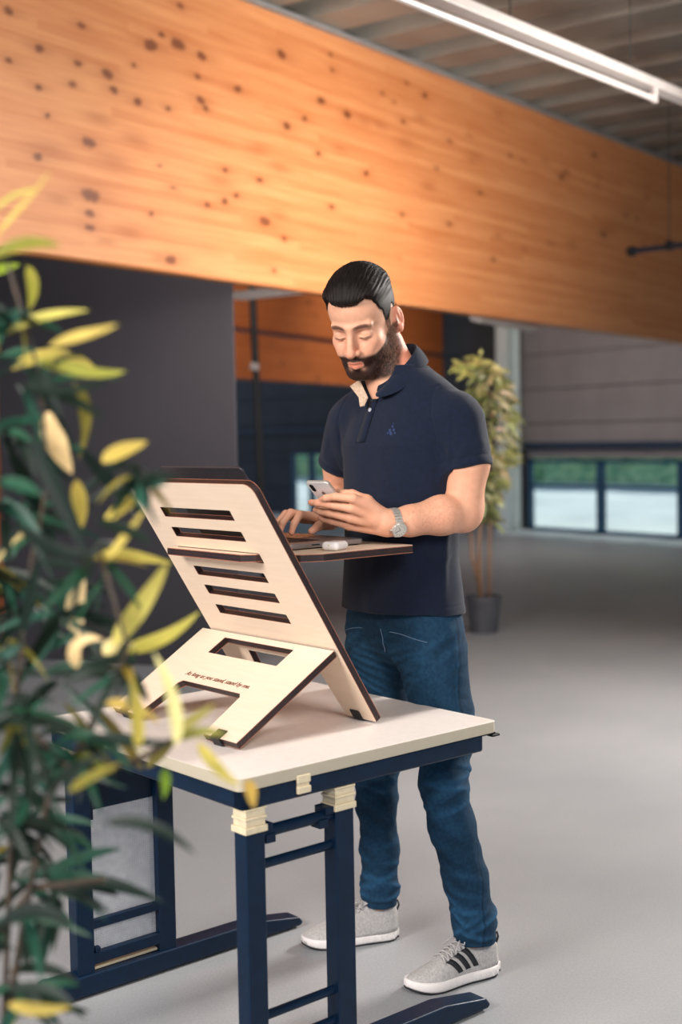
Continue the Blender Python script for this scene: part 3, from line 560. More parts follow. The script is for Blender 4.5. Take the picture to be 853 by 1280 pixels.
# far leg pair: plate, perforated panel, bars
mb = MB(); mb.box((.08, .788, .47), (.278, .794, .665)); mb.box((.08, .786, .445), (.098, .80, .60)); mb.build('side_plate', M['navy'], desk, bevel=.001)
mb = MB(); n = 34
for i in range(n+1):
    x = .083+.192*i/n; mb.box((x-.0014, .7895, .085), (x+.0014, .7915, .470))
m = 66
for j in range(m+1):
    z = .085+.385*j/m; mb.box((.083, .7892, z-.0014), (.275, .7912, z+.0014))
mb.build('perforated_panel', M['meshw'], desk)
mb = MB(); mb.box((.08, .772, .168), (.278, .788, .192)); mb.build('cross_bar', M['navy'], desk, bevel=.003)
mb = MB(); mb.box((.08, .770, .078), (.278, .790, .108)); mb.box((.085, .768, .108), (.10, .785, .122)); mb.build('cross_bar', M['navy'], desk, bevel=.003)
mb = MB(); mb.box((.085, .782, .060), (.275, .800, .0665)); mb.build('cream_slat', M['cream'], desk, bevel=.001)

# ------------------------------------------------------------------ laptop stand
SX, SY = .35, .47       # origin under the stand on the desk (b, a)
o_ = W(SY, SX, DZ+.003)
stand = empty('laptop_stand', o_, TROT, label='light birch plywood standing desk converter with slots and dark edges, on the desk', cat='laptop stand')
def frame2d(bo, zo, db, dz, flip=1):
    """board frame: X = a axis, Y = along the board, Z = outward face normal"""
    L = math.hypot(db, dz); Y = Vector((db/L, 0, dz/L)); X = Vector((0, 1, 0)); Z = X.cross(Y)
    if flip < 0: X = -X; Z = -Z
    Mx = Matrix((X, Y, Z)).transposed().to_4x4(); Mx.translation = Vector((bo-SX, 0-SY, zo-DZ)); return Mx
# main board: Y from desk upwards, X must give the normal towards -b: X x Y
Mm = frame2d(.55, .7125, -.362, .586)
sgn = 1 if Mm.col[2][0] < 0 else -1
if sgn < 0: Mm = frame2d(.55, .7125, -.362, .586, -1)
fa_ = lambda a: a*sgn
aL, aR = .732, .208      # board edges
H_ = .689
outer = []
def arc(cx, cy, r, t0, t1, n=6): return [(cx+r*math.cos(R(t0+(t1-t0)*k/n)), cy+r*math.sin(R(t0+(t1-t0)*k/n))) for k in range(n+1)]
outer = [(aR, .0), (.318, .0)]+[(.335, .165)]+[(.605, .165)]+[(.622, 0), (aL, 0)]+arc(aL-.028, H_-.028, .028, 0, 90)+arc(aR+.028, H_-.028, .028, 90, 180)
slots = []
for s_ in (.600, .540, .480, .420, .360, .297): slots.append(rrect(.343 if s_ != .48 else .318, s_-.0145, .639 if s_ != .48 else .660, s_+.0145, .002, 2))
mir = lambda P: [(x*sgn, y) for x, y in P]
bd = plate('main_board', mir(outer), [mir(h) for h in slots], .018, Mm, [M['birch'], M['ply']], stand)
# support board
Ms = frame2d(.430, .8985, -.285, -.171)
sg2 = 1
if Ms.col[2][2] < 0: Ms = frame2d(.430, .8985, -.285, -.171, -1); sg2 = -1
mir2 = lambda P: [(x*sg2, y) for x, y in P]
outer = [(.220, .0), (.762, .0), (.757, .33), (.640, .333), (.622, .203), (.612, .192), (.372, .192), (.360, .203), (.352, .333), (.222, .333)]
sb = plate('support_board', mir2(outer), [mir2(rrect(.350, .020, .637, .083, .002, 2))], .018, Ms, [M['birch'], M['ply']], stand)
# lettering burnt into the support board
def text_mesh(name, s, size, m, parent, Mx, shear=.35, th=.0003, align='CENTER'):
    cu = bpy.data.curves.new(name, 'FONT'); cu.body = s; cu.size = size; cu.shear = shear; cu.align_x = align; cu.extrude = th; cu.resolution_u = 4; cu.space_character = 1.0; cu.offset = .0001
    t = bpy.data.objects.new('tmp', cu); COL.objects.link(t); bpy.context.view_layer.update()
    me = bpy.data.meshes.new_from_object(t.evaluated_get(bpy.context.evaluated_depsgraph_get())); bpy.data.objects.remove(t); bpy.data.curves.remove(cu)
    me.name = name; me.materials.clear(); me.materials.append(m); o = bpy.data.objects.new(name, me); COL.objects.link(o); o.parent = parent; o.matrix_local = Mx; return o
# text runs towards -a (to the viewer's right), upright pointing away from the feet
Xd = Vector((-sg2, 0, 0)); Yd = Vector((0, -1, 0)); Zd = Xd.cross(Yd)
if Zd.z < 0: Zd = -Zd
Tm = Matrix((Xd, Yd, Xd.cross(Yd))).transposed().to_4x4(); Tm.translation = Vector((.495*sg2, .172, .0006))
text_mesh('inscription', 'As long as you stand, stand by me.', .0192, M['ink'], sb, Tm, .4)
# shelf
zs = 1.131
oS = [(.268, .345), (.268, .637), (.33, .637), (.33, .775), (.35, .79), (.672, .79), (.695, .77), (.695, .226), (.680, .208), (.395, .208), (.345, .232), (.33, .25), (.33, .345)]
oS = [(x-SX, y-SY) for x, y in oS]
Mz = Matrix.Translation((0, 0, zs-DZ)); 
oS = [(.258-SX, .345-SY)]+[(.258-SX, .658-SY)]+[(.262-SX, .659-SY), (.33-SX, .659-SY)]+oS[3:12]+[(.33-SX, .320-SY), (.283-SX, .320-SY)]
plate('shelf', oS, [], .018, Mz, [M['birch'], M['ply']], stand)
# rubber foot clips
def clip(Mx, x, s, y, w=.034, l=.026, th=.018):
    mb = MB(); g = .003
    y0c, y1c = (y-.004, y+l) if s > 0 else (y-l, y+.004)
    mb.box((x-w/2, y0c, 0), (x+w/2, y1c, g)); mb.box((x-w/2, y0c, -th-g), (x+w/2, y1c, -th))
    e0 = (y0c, y0c+.004-.0) if s > 0 else (y1c-.004, y1c)
    mb.box((x-w/2, e0[0], -th), (x+w/2, e0[1], 0))
    o = mb.build('foot_clip', M['black'], stand, bevel=.001); o.matrix_local = Mx; return o
clip(Mm, .272*sgn, 1, 0); clip(Mm, .668*sgn, 1, 0)
clip(Ms, .300*sg2, -1, .334); clip(Ms, .700*sg2, -1, .331)

# ------------------------------------------------------------------ laptop on the shelf
zs += .003
zl = zs+.0005
lap = empty('laptop', W(.5, .50, zl), TROT, label='open dark grey laptop standing on the shelf of the plywood stand', cat='laptop')
mb = MB(); mb.prism(rrect(-.115, -.175, .125, .175, .012, 5), .003, .0155); mb.build('base', M['alu'], lap, bevel=.002)
for x in (-.10, .11):
    for y in (-.155, .155): mb = MB(); mb.tube([(x, y, 0), (x, y, .003)], .008, 12); mb.build('rubber_foot', M['black'], lap)
mb = MB()
for r_i in range(6):
    for c_i in range(14):
        x = -.095+r_i*.0185; y = -.133+c_i*.0190; h = .009 if r_i == 0 else .0157
        mb.box((x, y, .0155), (x+h, y+.0160, .0166))
mb.build('keyboard', M['keys'], lap)
mb = MB(); mb.prism(rrect(.035, -.07, .115, .07, .004, 3), .0155, .0158); mb.build('trackpad', M['alu'], lap)
for x_a, x_b in ((.035, .045), (.0, .010), (-.045, -.020)): mb = MB(); mb.box((x_a, -.1755, .008), (x_b, -.1745, .0115)); mb.build('port', M['black'], lap)
# lid: hinge at x=-.115, leaning back
ld = Vector((.25-.385, 0, 1.337-zl-.016)); Ll = ld.length; Y = ld.normalized(); X = Vector((0, 1, 0)); Z = X.cross(Y)
Ml = Matrix((X, Y, Z)).transposed().to_4x4(); Ml.translation = Vector((-.115, 0, .0165))
th = .0055
mb = MB(); mb.prism(rrect(-.175, 0, .175, Ll, .011, 6), -th/2, th/2); lid = mb.build('lid', M['alu_dk'], lap, bevel=.0015); lid.matrix_local = Ml
sz = th/2 if Z.x > 0 else -th/2; e_ = .0004 if Z.x > 0 else -.0004
mb = MB(); mb.prism(rrect(-.17, .012, .17, Ll-.006, .006, 4), min(sz, sz+e_), max(sz, sz+e_)); mb.build('screen', M['glassblk'], lid)

# earbud case
mb = MB(); n = 40
F_ = Field((-.04, -.04, -.02), (.04, .04, .05), .0011)
F_.put((-.03, -.025, 0), (.03, .025, .022), lambda X, Y, Z: np.sqrt(np.maximum(np.abs(X)-.0195, 0)**2+np.maximum(np.abs(Y)-.013, 0)**2+np.maximum(np.abs(Z-.0108)-.0, 0)**2)-.0106, .001)
P, F = F_.mesh(); P = relax(P, F, 2)
e = empty('earbud_case', W(.262, .475, zs+.0004), TROT+.35, label='small glossy white earbud case lying on the wooden shelf by the laptop', cat='earbud case')
mesh_obj('case_body', P, F, M['gloss_white'], e, True)
mb = MB(); mb.tube([(-.031, 0, .0135), (-.0300, 0, .0135)], .002, 10); mb.build('status_light', M['cream'], e)

# phone (man-local frame, see below)
A0, B0 = .40, .86
PX = Vector((eA[0], eA[1], 0)); PY = Vector((-eB[0], -eB[1], 0)); PZ = Vector((0, 0, 1))
PM = Matrix((PX, PY, PZ)).transposed().to_4x4(); PM.translation = Vector(W(A0, B0, 0))
T = Vector((-.083, .36, 1.294)); ux = Vector((.982, .19, 0)).normalized(); th_ = R(42)
vx = Vector((.19*math.cos(th_), -.982*math.cos(th_), -math.sin(th_))).normalized(); nb = ux.cross(vx)
ph = empty('smartphone', (0, 0, 0), 0, label='silver smartphone held in the man\'s left hand, camera side towards the viewer', cat='phone')
Mp = Matrix((ux, vx, nb)).transposed().to_4x4(); Mp.translation = T; ph.matrix_world = PM @ Mp
mb = MB(); mb.prism(rrect(0, 0, .071, .144, .010, 6), -.0072, -.0002); mb.build('phone_frame', M['steel'], ph, bevel=.0018)
mb = MB(); mb.prism(rrect(.0012, .0012, .0698, .1428, .009, 6), -.0004, .0004); mb.build('back_glass', M['phone_back'], ph)
mb = MB(); mb.prism(rrect(.0015, .0015, .0695, .1425, .009, 6), -.0078, -.0072); mb.build('screen', M['glassblk'], ph)
mb = MB(); mb.prism(rrect(.052, .008, .064, .034, .006, 6), .0004, .0016); cb = mb.build('camera_bump', M['black'], ph, bevel=.0004)
for yy in (.0145, .0275): mb = MB(); mb.tube([(.058, yy, .0016), (.058, yy, .0022)], .0042, 16); mb.build('lens', M['glassblk'], cb)
# small fruit emblem on the back
ap = []
for k in range(40):
    t = 2*math.pi*k/40; r = .0066*(1-.13*math.exp(-((t-math.pi/2)/.35)**2)-.06*math.exp(-((t-3*math.pi/2)/.3)**2))
    x, y = r*math.cos(t)*.93, r*math.sin(t)
    dx, dy = x-.0078, y-.0006; q = math.hypot(dx, dy)
    if q < .0032: x, y = .0078+dx/q*.0032, .0006+dy/q*.0032
    ap.append((.0355-x, .042-y))
mb = MB(); mb.prism(ap[::-1], .0004, .0006); lf = [(.0355-.0002-.0026*s_*math.cos(t_)*1, .0335) for s_, t_ in ()]
mb.prism([(.0355, .0350), (.0332, .0345), (.0328, .0318), (.0350, .0322)][::-1], .0004, .0006)
mb.build('emblem', M['alu'], ph)

# ------------------------------------------------------------------ plants
GREEN = {'y': srgb(206, 186, 92), 'c': srgb(230, 212, 148), 'o': srgb(140, 130, 56), 'g': srgb(150, 180, 60), 'd': srgb(24, 42, 34), 't': srgb(40, 86, 68)}
def leaf(mb, pts, w, col, roll=0., n=9):
    """lanceolate folded blade along a smooth curve through 4 points"""
    p = [Vector(q) for q in pts]; C = []
    for i in range(n+1):
        t = i/n; a, b_, c_, d_ = p
        # Catmull style bezier through the ends
        q1 = b_*1.5-a*.25-c_*.25 if False else b_; q2 = c_
        C.append(a*(1-t)**3+q1*3*t*(1-t)**2+q2*3*t*t*(1-t)+d_*t**3)
    V = []; F = []
    up0 = Vector((math.sin(roll), -math.cos(roll)*.75, .66)).normalized()
    for i in range(n+1):
        t = i/n; d = (C[min(i+1, n)]-C[max(i-1, 0)]).normalized(); s = d.cross(up0)
        if s.length < .1: s = d.cross(Vector((1, 0, 0)))
        s.normalize(); nn = s.cross(d).normalized()
        ww = w*(.12+1.0*math.sin(math.pi*min(1, t**.75))**.8)*(1-.15*t); 
        if i == n: ww = w*.02
        V += [C[i]+s*ww+nn*ww*.25, C[i]-nn*ww*.05, C[i]-s*ww+nn*ww*.25]
    for i in range(n):
        k = 3*i; F += [(k, k+1, k+4, k+3), (k+1, k+2, k+5, k+4)]
    mb.add(V, F, 0, tuple(c*random.uniform(.85, 1.1) for c in col[:3]))
plant = empty('bamboo_plant', (-.62, 1.62, 0), 0, label='large blurred bamboo plant with yellow and dark green leaves in the left foreground', cat='potted plant')
ox, oy = -.62, 1.62
mb = MB()
off = Vector((ox, oy, 0))
for pts, w, c in LEAVES: leaf(mb, [Vector(p)-off for p in pts], max(w, .0055)*1.32, GREEN[c])
for (cx_, cy_, cz_, rad) in CLUSTERS:
    c = Vector((cx_, cy_, cz_))-off
    for k in range(12):
        th1 = random.uniform(0, 2*math.pi); el = random.uniform(-.9, .5); d = Vector((math.cos(th1)*math.cos(el), math.sin(th1)*math.cos(el), math.sin(el)))
        L_ = rad*random.uniform(.9, 1.7); st = c+Vector((random.uniform(-1, 1), random.uniform(-1, 1), random.uniform(-1, 1)))*rad*.3
        g = Vector((0, 0, -L_*random.uniform(.1, .4)))
        col = GREEN[random.choice('ddddttdto')]
        leaf(mb, [st, st+d*L_*.35+g*.05, st+d*L_*.7+g*.3, st+d*L_+g], random.uniform(.005, .0085), col, random.uniform(-1, 1))
mb.build('foliage', M['leaf'], plant, smooth=True)
for S_ in STEMS:
    mb = MB(); pts = [Vector(p)-off for p in S_]
    if S_ is STEMS[0] or S_ is STEMS[1]: pts = [Vector((-.04+.05*STEMS.index(S_), .02, .22))]+pts
    mb.tube(pts, [max(.0022, .006-.0007*i) for i in range(len(pts))], 8); mb.build('stem', M['stem'], plant, smooth=True)
def pot(parent, r0, r1, h, m):
    mb = MB(); n = 28; V = []; F = []
    prof = [(0, 0), (r0, 0), (r1, h), (r1+.008, h), (r1+.008, h-.015), (r1-.006, h+.0), (r1-.012, h-.03), (0, h-.03)]
    prof = [(0, 0), (r0, 0), (r1*.97, h*.9), (r1, h*.9), (r1, h), (r1-.008, h), (r1-.012, h-.03), (0, h-.03)]
    for r, z in prof:
        for k in range(n): V.append((r*math.cos(2*math.pi*k/n), r*math.sin(2*math.pi*k/n), z))
    for i in range(len(prof)-1):
        for k in range(n): F.append((i*n+k, i*n+(k+1) % n, (i+1)*n+(k+1) % n, (i+1)*n+k))
    mb.add(V, F, 0); mb.build('pot', m, parent, smooth=False, bevel=0)
    mb = MB(); mb.tube([(0, 0, h-.04), (0, 0, h-.025)], r1-.012, 28); mb.build('soil', M['soil'], parent)
pot(plant, .13, .17, .25, M['pot'])
fp = empty('potted_tree', (1.006, 9.09, 0), 0, label='pale-leaved potted bamboo in a dark grey pot standing on the floor behind the man', cat='potted plant')
pot(fp, .10, .127, .262, M['pot'])
mb = MB()
random.seed(21)
for k in range(620):
    t = random.random()**.85; z = .78+t*1.13
    wdt = .05+.16*math.sin(math.pi*min(1, (t*.9+.12)))**.8
    if .28 < t < .6: wdt *= .85
    a = random.uniform(0, 2*math.pi); r = wdt*random.uniform(.25, 1)
    cxx = .03*math.sin(z*5)+ (.05 if t > .3 else -.01)
    st = Vector((cxx+r*math.cos(a)*.9, r*math.sin(a)*.9, z)); d = Vector((math.cos(a+random.uniform(-1, 1)), math.sin(a+random.uniform(-1, 1)), random.uniform(-.6, .5))).normalized(); L_ = random.uniform(.07, .13)
    col = random.choice([srgb(220, 212, 172), srgb(204, 198, 140), srgb(166, 164, 108), srgb(134, 138, 90), srgb(230, 222, 190), srgb(110, 118, 76)])
    leaf(mb, [st, st+d*L_*.35, st+d*L_*.7+Vector((0, 0, -.012)), st+d*L_+Vector((0, 0, -.04))], random.uniform(.011, .018), col, random.uniform(-1, 1), n=5)
for (dx, dz) in ((.12, 1.02), (.19, 1.22), (.21, 1.28), (-.08, 1.86), (-.12, 1.9), (-.02, 1.93)):
    for j in range(9):
        st = Vector((dx+random.uniform(-.04, .04), random.uniform(-.05, .05), dz+random.uniform(-.04, .04))); d = Vector((random.uniform(-1, 1), random.uniform(-.5, .5), random.uniform(-.2, .6))).normalized(); L_ = .1
        leaf(mb, [st, st+d*L_*.35, st+d*L_*.7, st+d*L_+Vector((0, 0, -.03))], .014, srgb(196, 190, 118), 0, n=5)
mb.build('foliage', M['leaf'], fp, smooth=True)
for pts in ([(-.03, 0, .23), (-.035, 0, .5), (.0, 0, .9), (.03, .02, 1.5)], [(.045, .03, .23), (.05, .03, .6), (.06, .02, 1.0), (.08, .0, 1.7)], [(-.03, 0, .33), (-.08, -.02, .55), (-.09, 0, .95)], [(-.015, -.02, .23), (-.03, -.03, .6), (.01, 0, 1.2)]):
    mb = MB(); mb.tube(pts, [.014, .012, .010, .007][:len(pts)], 8); mb.build('trunk', M['trunk'], fp, smooth=True)
# ------------------------------------------------------------------ person (local: x = his right, y = forward, z = up)
person = bpy.data.objects.new('person', None); COL.objects.link(person); person.matrix_world = PM
tag(person, 'bearded man in navy polo shirt and jeans, typing with one hand and holding a phone', 'person')

# joints
SHL, SHR = (-.172, -.002, 1.452), (.180, .050, 1.460)
ELL, ELR = (-.198, .008, 1.205), (.30, .0, 1.215)
WRL, WRR = (-.150, .225, 1.190), (.110, .190, 1.188)
HIPL, HIPR = (-.093, .02, .93), (.085, .035, .93)
KNL, KNR = (-.160, .055, .51), (.105, .05, .51)
ANL, ANR = (-.205, -.015, .10), (.150, .0, .10)

# head pose
HS = 1.08
def rot(y, p, r):
    return np.array(Matrix.Rotation(y, 3, 'Z') @ Matrix.Rotation(p, 3, 'X') @ Matrix.Rotation(r, 3, 'Y'))
HR = rot(R(27), R(-27), 0); HT = np.array([.036, .128, 1.703])
def h2l(P): return (np.asarray(P)*HS) @ HR.T+HT
def l2h(P): return ((np.asarray(P)-HT) @ HR)/HS

SKIN = mat('skin', (.68, .36, .235, 1), (.64, .33, .215, 1), rough=.52, scale=60, bump=.25, bscale=700, spec=.25)
SKIN.node_tree.nodes['Principled BSDF'].inputs['Subsurface Weight'].default_value = .12
SKIN.node_tree.nodes['Principled BSDF'].inputs['Subsurface Radius'].default_value = (.012, .004, .002)
SKIN.node_tree.nodes['Principled BSDF'].inputs['Subsurface Scale'].default_value = 1
attr_color(SKIN, 'Col')

# ---- head, in head space
H = Field((-.105, -.13, -.24), (.105, .145, .155), .00175)
H.ell((0, -.012, .040), (.0745, .098, .084), .01)
H.ell((0, .032, .045), (.062, .056, .058), .02)
H.ell((0, .028, -.030), (.062, .062, .080), .02)
H.ell((0, .038, -.082), (.045, .048, .036), .02)
H.ell((0, .070, -.102), (.021, .020, .019), .02)
for s in (-1, 1):
    H.cap((s*.058, -.008, -.052), (s*.020, .070, -.100), .017, .015, .022)
    H.cap((s*.062, -.010, -.010), (s*.058, -.008, -.055), .015, .016, .02)
    H.cap((s*.008, .0890, .0175), (s*.043, .0745, .0195), .0092, .0090, .010)
    H.ell((s*.041, .061, -.024), (.018, .018, .018), .02)
    H.ell((s*.030, .078, -.045), (.016, .015, .02), .018)
    H.ell((s*.0315, .0985, .0005), (.0185, .0140, .0120), .011, 'sub')
    H.ell((s*.0315, .0745, -.0020), (.0158, .0118, .0125), .005)
    H.cap((s*.0195, .0855, -.0060), (s*.031, .0880, -.0095), .0022, .0024, .004)
    H.cap((s*.031, .0880, -.0095), (s*.0435, .0805, -.0070), .0024, .0020, .004)
H.cap((0, .090, .014), (0, .1150, -.034), .0068, .0092, .010)
H.ell((0, .1150, -.0375), (.0112, .0105, .0098), .006)
for s in (-1, 1):
    H.ell((s*.0130, .1015, -.0400), (.0078, .0100, .0080), .005)
    H.ell((s*.0065, .1080, -.0480), (.0036, .0055, .0032), .002, 'sub')
H.ell((0, .086, -.066), (.026, .014, .021), .012)
H.cap((-.019, .0895, -.0665), (0, .0985, -.0640), .0042, .0058, .005); H.cap((.019, .0895, -.0665), (0, .0985, -.0640), .0042, .0058, .005)
H.cap((-.015, .0895, -.0750), (0, .0970, -.0765), .0048, .0070, .005); H.cap((.015, .0895, -.0750), (0, .0970, -.0765), .0048, .0070, .005)
H.cap((-.021, .0960, -.0705), (0, .1060, -.0702), .0016, .0016, .003, 'sub'); H.cap((.021, .0960, -.0705), (0, .1060, -.0702), .0016, .0016, .003, 'sub')
# ears
for s in (-1, 1):
    ER = np.array(Matrix.Rotation(s*R(24), 3, 'Z') @ Matrix.Rotation(R(-8), 3, 'X'))
    c = np.array([s*.0815, -.019, -.004])
    H.ell(c, (.0085, .0185, .0315), .006, M=ER)
    H.ell(c+np.array([s*.0095, .002, .003]), (.0062, .0115, .0215), .004, 'sub', M=ER)
    H.ell(c+np.array([s*.004, .001, -.026]), (.0055, .0085, .0095), .006)
    H.cap(c+np.array([s*.003, .004, .018]), c+np.array([s*.0035, -.008, -.010]), .0030, .0030, .004)
    H.cap(c+np.array([-s*.001, .015, -.002]), c+np.array([-s*.002, .014, -.010]), .0045, .004, .005)
# neck into the shirt
nk = l2h([(.005, .035, 1.50)])[0]
H.cap(l2h([(.014, .050, 1.56)])[0], l2h([(.012, .058, 1.475)])[0], .052, .052, .02)
H.cap((0, -.028, -.035), nk, .056, .058, .022)
H.cap((-.03, -.04, -.04), l2h([(-.035, .02, 1.52)])[0], .030, .034, .02); H.cap((.03, -.04, -.04), l2h([(.045, .02, 1.52)])[0], .030, .034, .02)
H.ell((0, .028, -.108), (.015, .014, .018), .02)
hp, hf = H.mesh(); hp = relax(hp, hf, 2, .5)
# paint: beard, brows, lips, lashes, lid crease shade, red skin, backlight in the ears
x, y, z = hp.T; ax_ = np.abs(x)
base = np.ones((len(hp), 3))
def mixc(C, c, w): w = np.clip(w, 0, 1)[:, None]; return C*(1-w)+np.array(c)*w
n1 = vnoise(hp, 60, 1); n2 = vnoise(hp, 420, 2); n3 = vnoise(hp, (500, 500, 180), 3)
zb = np.interp(y, [-.012, .008, .035, .060, .078, .092, .12], [.012, -.012, -.036, -.050, -.0520, -.0495, -.0490])
bd = smooth01(zb+.003*n1-z, -.003, .007)*smooth01(y, -.014, -.004)*smooth01(z-np.interp(y, [-.012, .02, .05, .085], [-.070, -.092, -.118, -.132]), -.004, .008)
jaw = smooth01(y-(-.02+.55*np.maximum(-z-.06, 0)), -.004, .008); bd *= jaw
lip = np.exp(-((ax_/.0205)**4+((z+.0708)/.0092)**4))*(y > .088)
bd *= 1-smooth01(lip, .25, .6)
bare = np.exp(-((ax_-.016)/.006)**2-((z+.083)/.0055)**2)*(y > .07); bd *= 1-.75*bare
dens = .84+.16*smooth01(y, .03, .08); 
side = smooth01(-y, -.04, -.0)*.10
bd2 = bd*np.clip(dens+.05-side+.13*n2+.09*n3, 0, 1)
ruddy_glow = np.exp(-((ax_-.045)/.02)**2-((z+.028)/.018)**2)*(y > .03)*.35+np.exp(-((x/.014)**2+((z+.038)/.013)**2))*(y > .09)*.5+(ax_ > .077)*.85  # red cheeks and nose; backlight through the ears as painted colour
base = mixc(base, (1.12, .78, .74), ruddy_glow)
base = mixc(base, (.86, .50, .50), smooth01(lip, .3, .7)*.85)
base = mixc(base, (.035, .028, .032), bd2*.99)
br = np.exp(-((np.clip((ax_-.030)/.021, -9, 9))**4)-((z-(.0180+.0035*np.sin((ax_-.012)/.033*2.6)))/.0046)**4)*(y > .05)
base = mixc(base, (.12, .09, .09), np.clip(br*1.2+.25*n2*br, 0, 1)*.95)
lash = np.exp(-((np.clip((ax_-.0315)/.0135, -9, 9))**6)-((z-(-.0078+9*(ax_-.0315)**2))/.0017)**2)*(y > .07)
base = mixc(base, (.07, .05, .05), lash*.95)
crease = np.exp(-((np.clip((ax_-.0315)/.016, -9, 9))**6)-((z-(.0085-8*(ax_-.0315)**2))/.0016)**2)*(y > .06)  # shade of the eyelid fold put into the skin colour
base = mixc(base, (.62, .42, .40), crease*.55)
base = mixc(base, (.72, .5, .48), np.exp(-((np.clip((ax_-.029)/.012, -9, 9))**4)-((z+.0165)/.003)**2)*(y > .06)*.35)
# cropped hair shows as a scalp shadow at the sides
PH = [(0, .070), (20, .074), (33, .084), (44, .074), (54, .046), (62, .034), (70, .004), (78, -.020), (84, -.020), (88, .012), (96, .034), (106, .026), (116, -.010), (135, -.040), (180, -.055)]
def hairmask(P, soft=.005, off=0):
    x, y, z = P.T
    ph_ = np.degrees(np.arctan2(np.abs(x), y-.0)); zm = np.interp(ph_, [a for a, b in PH], [b for a, b in PH])
    return smooth01(z-zm-off+.0022*vnoise(P, 90, 6)+.0026*vnoise(P, (320, 90, 90), 16), -soft, soft), ph_
hm, phd = hairmask(hp, .006)
hfade = .72+.26*smooth01(z+.6*np.maximum(y, -.02), .0, .06)+.18*n3+.12*n2
base = mixc(base, (.075, .062, .068), hm*np.clip(hfade, 0, .97)*(ax_ < .0785))
hcol = base; hv = h2l(hp)

# ---- arms and hands
def arm_field(lo, hi, h): return Field(lo, hi, h)
sk = []       # (verts, faces, colours)
A = Field((-.32, -.10, 1.08), (.06, .42, 1.56), .0023)
A.chain([(-.175, .0, 1.43), (-.200, -.008, 1.33), ELL], [.050, .054, .047], .02)
A.ell((-.196, -.008, 1.222), (.040, .044, .040), .02)
A.chain([ELL, (-.190, .078, 1.203), (-.168, .165, 1.193), WRL], [.047, .0485, .037, .030], .016)
w_ = np.array(WRL)
kn_ = [np.array(q) for q in ((-.124, .312, 1.254), (-.112, .306, 1.229), (-.092, .295, 1.204), (-.064, .278, 1.184))]
offw = [(.0, .004, .020), (0, .002, .007), (0, 0, -.006), (0, 0, -.018)]
for k_, o1 in zip(kn_, offw): A.cap(w_+np.array(o1), k_, .0155, .0125, .012)
A.cap(w_+np.array((.012, .03, .01)), kn_[1]*.5+kn_[2]*.5+np.array((.012, -.02, 0)), .016, .014, .012)
fing = [([(-.124, .312, 1.254), (-.088, .338, 1.2585), (-.060, .3445, 1.2545), (-.036, .340, 1.2490)], [.0115, .0100, .0092, .0078]),
        ([(-.112, .306, 1.229), (-.058, .334, 1.2385), (-.026, .343, 1.2410), (.004, .3405, 1.2420)], [.0118, .0102, .0094, .0080]),
        ([(-.092, .295, 1.204), (-.040, .317, 1.2160), (-.012, .3225, 1.2185), (.014, .318, 1.2215)], [.0115, .0098, .0090, .0078]),
        ([(-.064, .278, 1.184), (-.026, .296, 1.1930), (-.004, .303, 1.1975), (.016, .301, 1.2030)], [.0108, .0088, .0080, .0070])]
for p_, r_f in fing: A.chain(p_, r_f, .0035)
A.cap(w_+np.array((.012, .010, .014)), (-.128, .272, 1.246), .0165, .0160, .014)
A.chain([(-.128, .272, 1.246), (-.098, .292, 1.262), (-.066, .3045, 1.2655)], [.0150, .0120, .0098], .006)
ap_, af_ = A.mesh(); ap_ = relax(ap_, af_, 1)
sk.append((ap_, af_))
B = Field((.02, -.10, 1.08), (.40, .42, 1.56), .0023)
B.chain([(.19, .045, 1.42), (.255, .02, 1.33), ELR], [.046, .052, .045], .02)
B.ell((.30, -.012, 1.235), (.038, .040, .038), .02)
B.chain([ELR, (.245, .065, 1.208), (.165, .145, 1.196), WRR], [.045, .046, .036, .029], .016)
w_ = np.array(WRR)
mc = [(.078, .268, 1.197), (.098, .274, 1.201), (.118, .271, 1.198), (.136, .262, 1.192)]
ow = [(-.016, .0, .0), (-.005, .0, .002), (.006, 0, .001), (.016, 0, -.002)]
for q, o1 in zip(mc, ow): B.cap(w_+np.array(o1), q, .0150, .0125, .012)
fr_ = [([mc[0], (.082, .314, 1.2080), (.083, .334, 1.1850), (.0835, .3415, 1.1640)], [.0118, .0102, .0092, .0078]),
       ([mc[1], (.110, .322, 1.2120), (.117, .343, 1.1880), (.120, .3505, 1.1645)], [.0120, .0104, .0094, .0080]),
       ([mc[2], (.135, .318, 1.2085), (.145, .338, 1.1870), (.149, .3450, 1.1645)], [.0116, .0100, .0090, .0078]),
       ([mc[3], (.158, .303, 1.2000), (.168, .322, 1.1820), (.172, .3300, 1.1640)], [.0106, .0090, .0082, .0072])]
for p_, r_f in fr_: B.chain(p_, r_f, .0035)
B.chain([(.088, .205, 1.182), (.062, .245, 1.180), (.050, .278, 1.178), (.052, .302, 1.166)], [.0165, .0145, .0115, .0092], .006)
bp_, bf_ = B.mesh(); bp_ = relax(bp_, bf_, 1); sk.append((bp_, bf_))
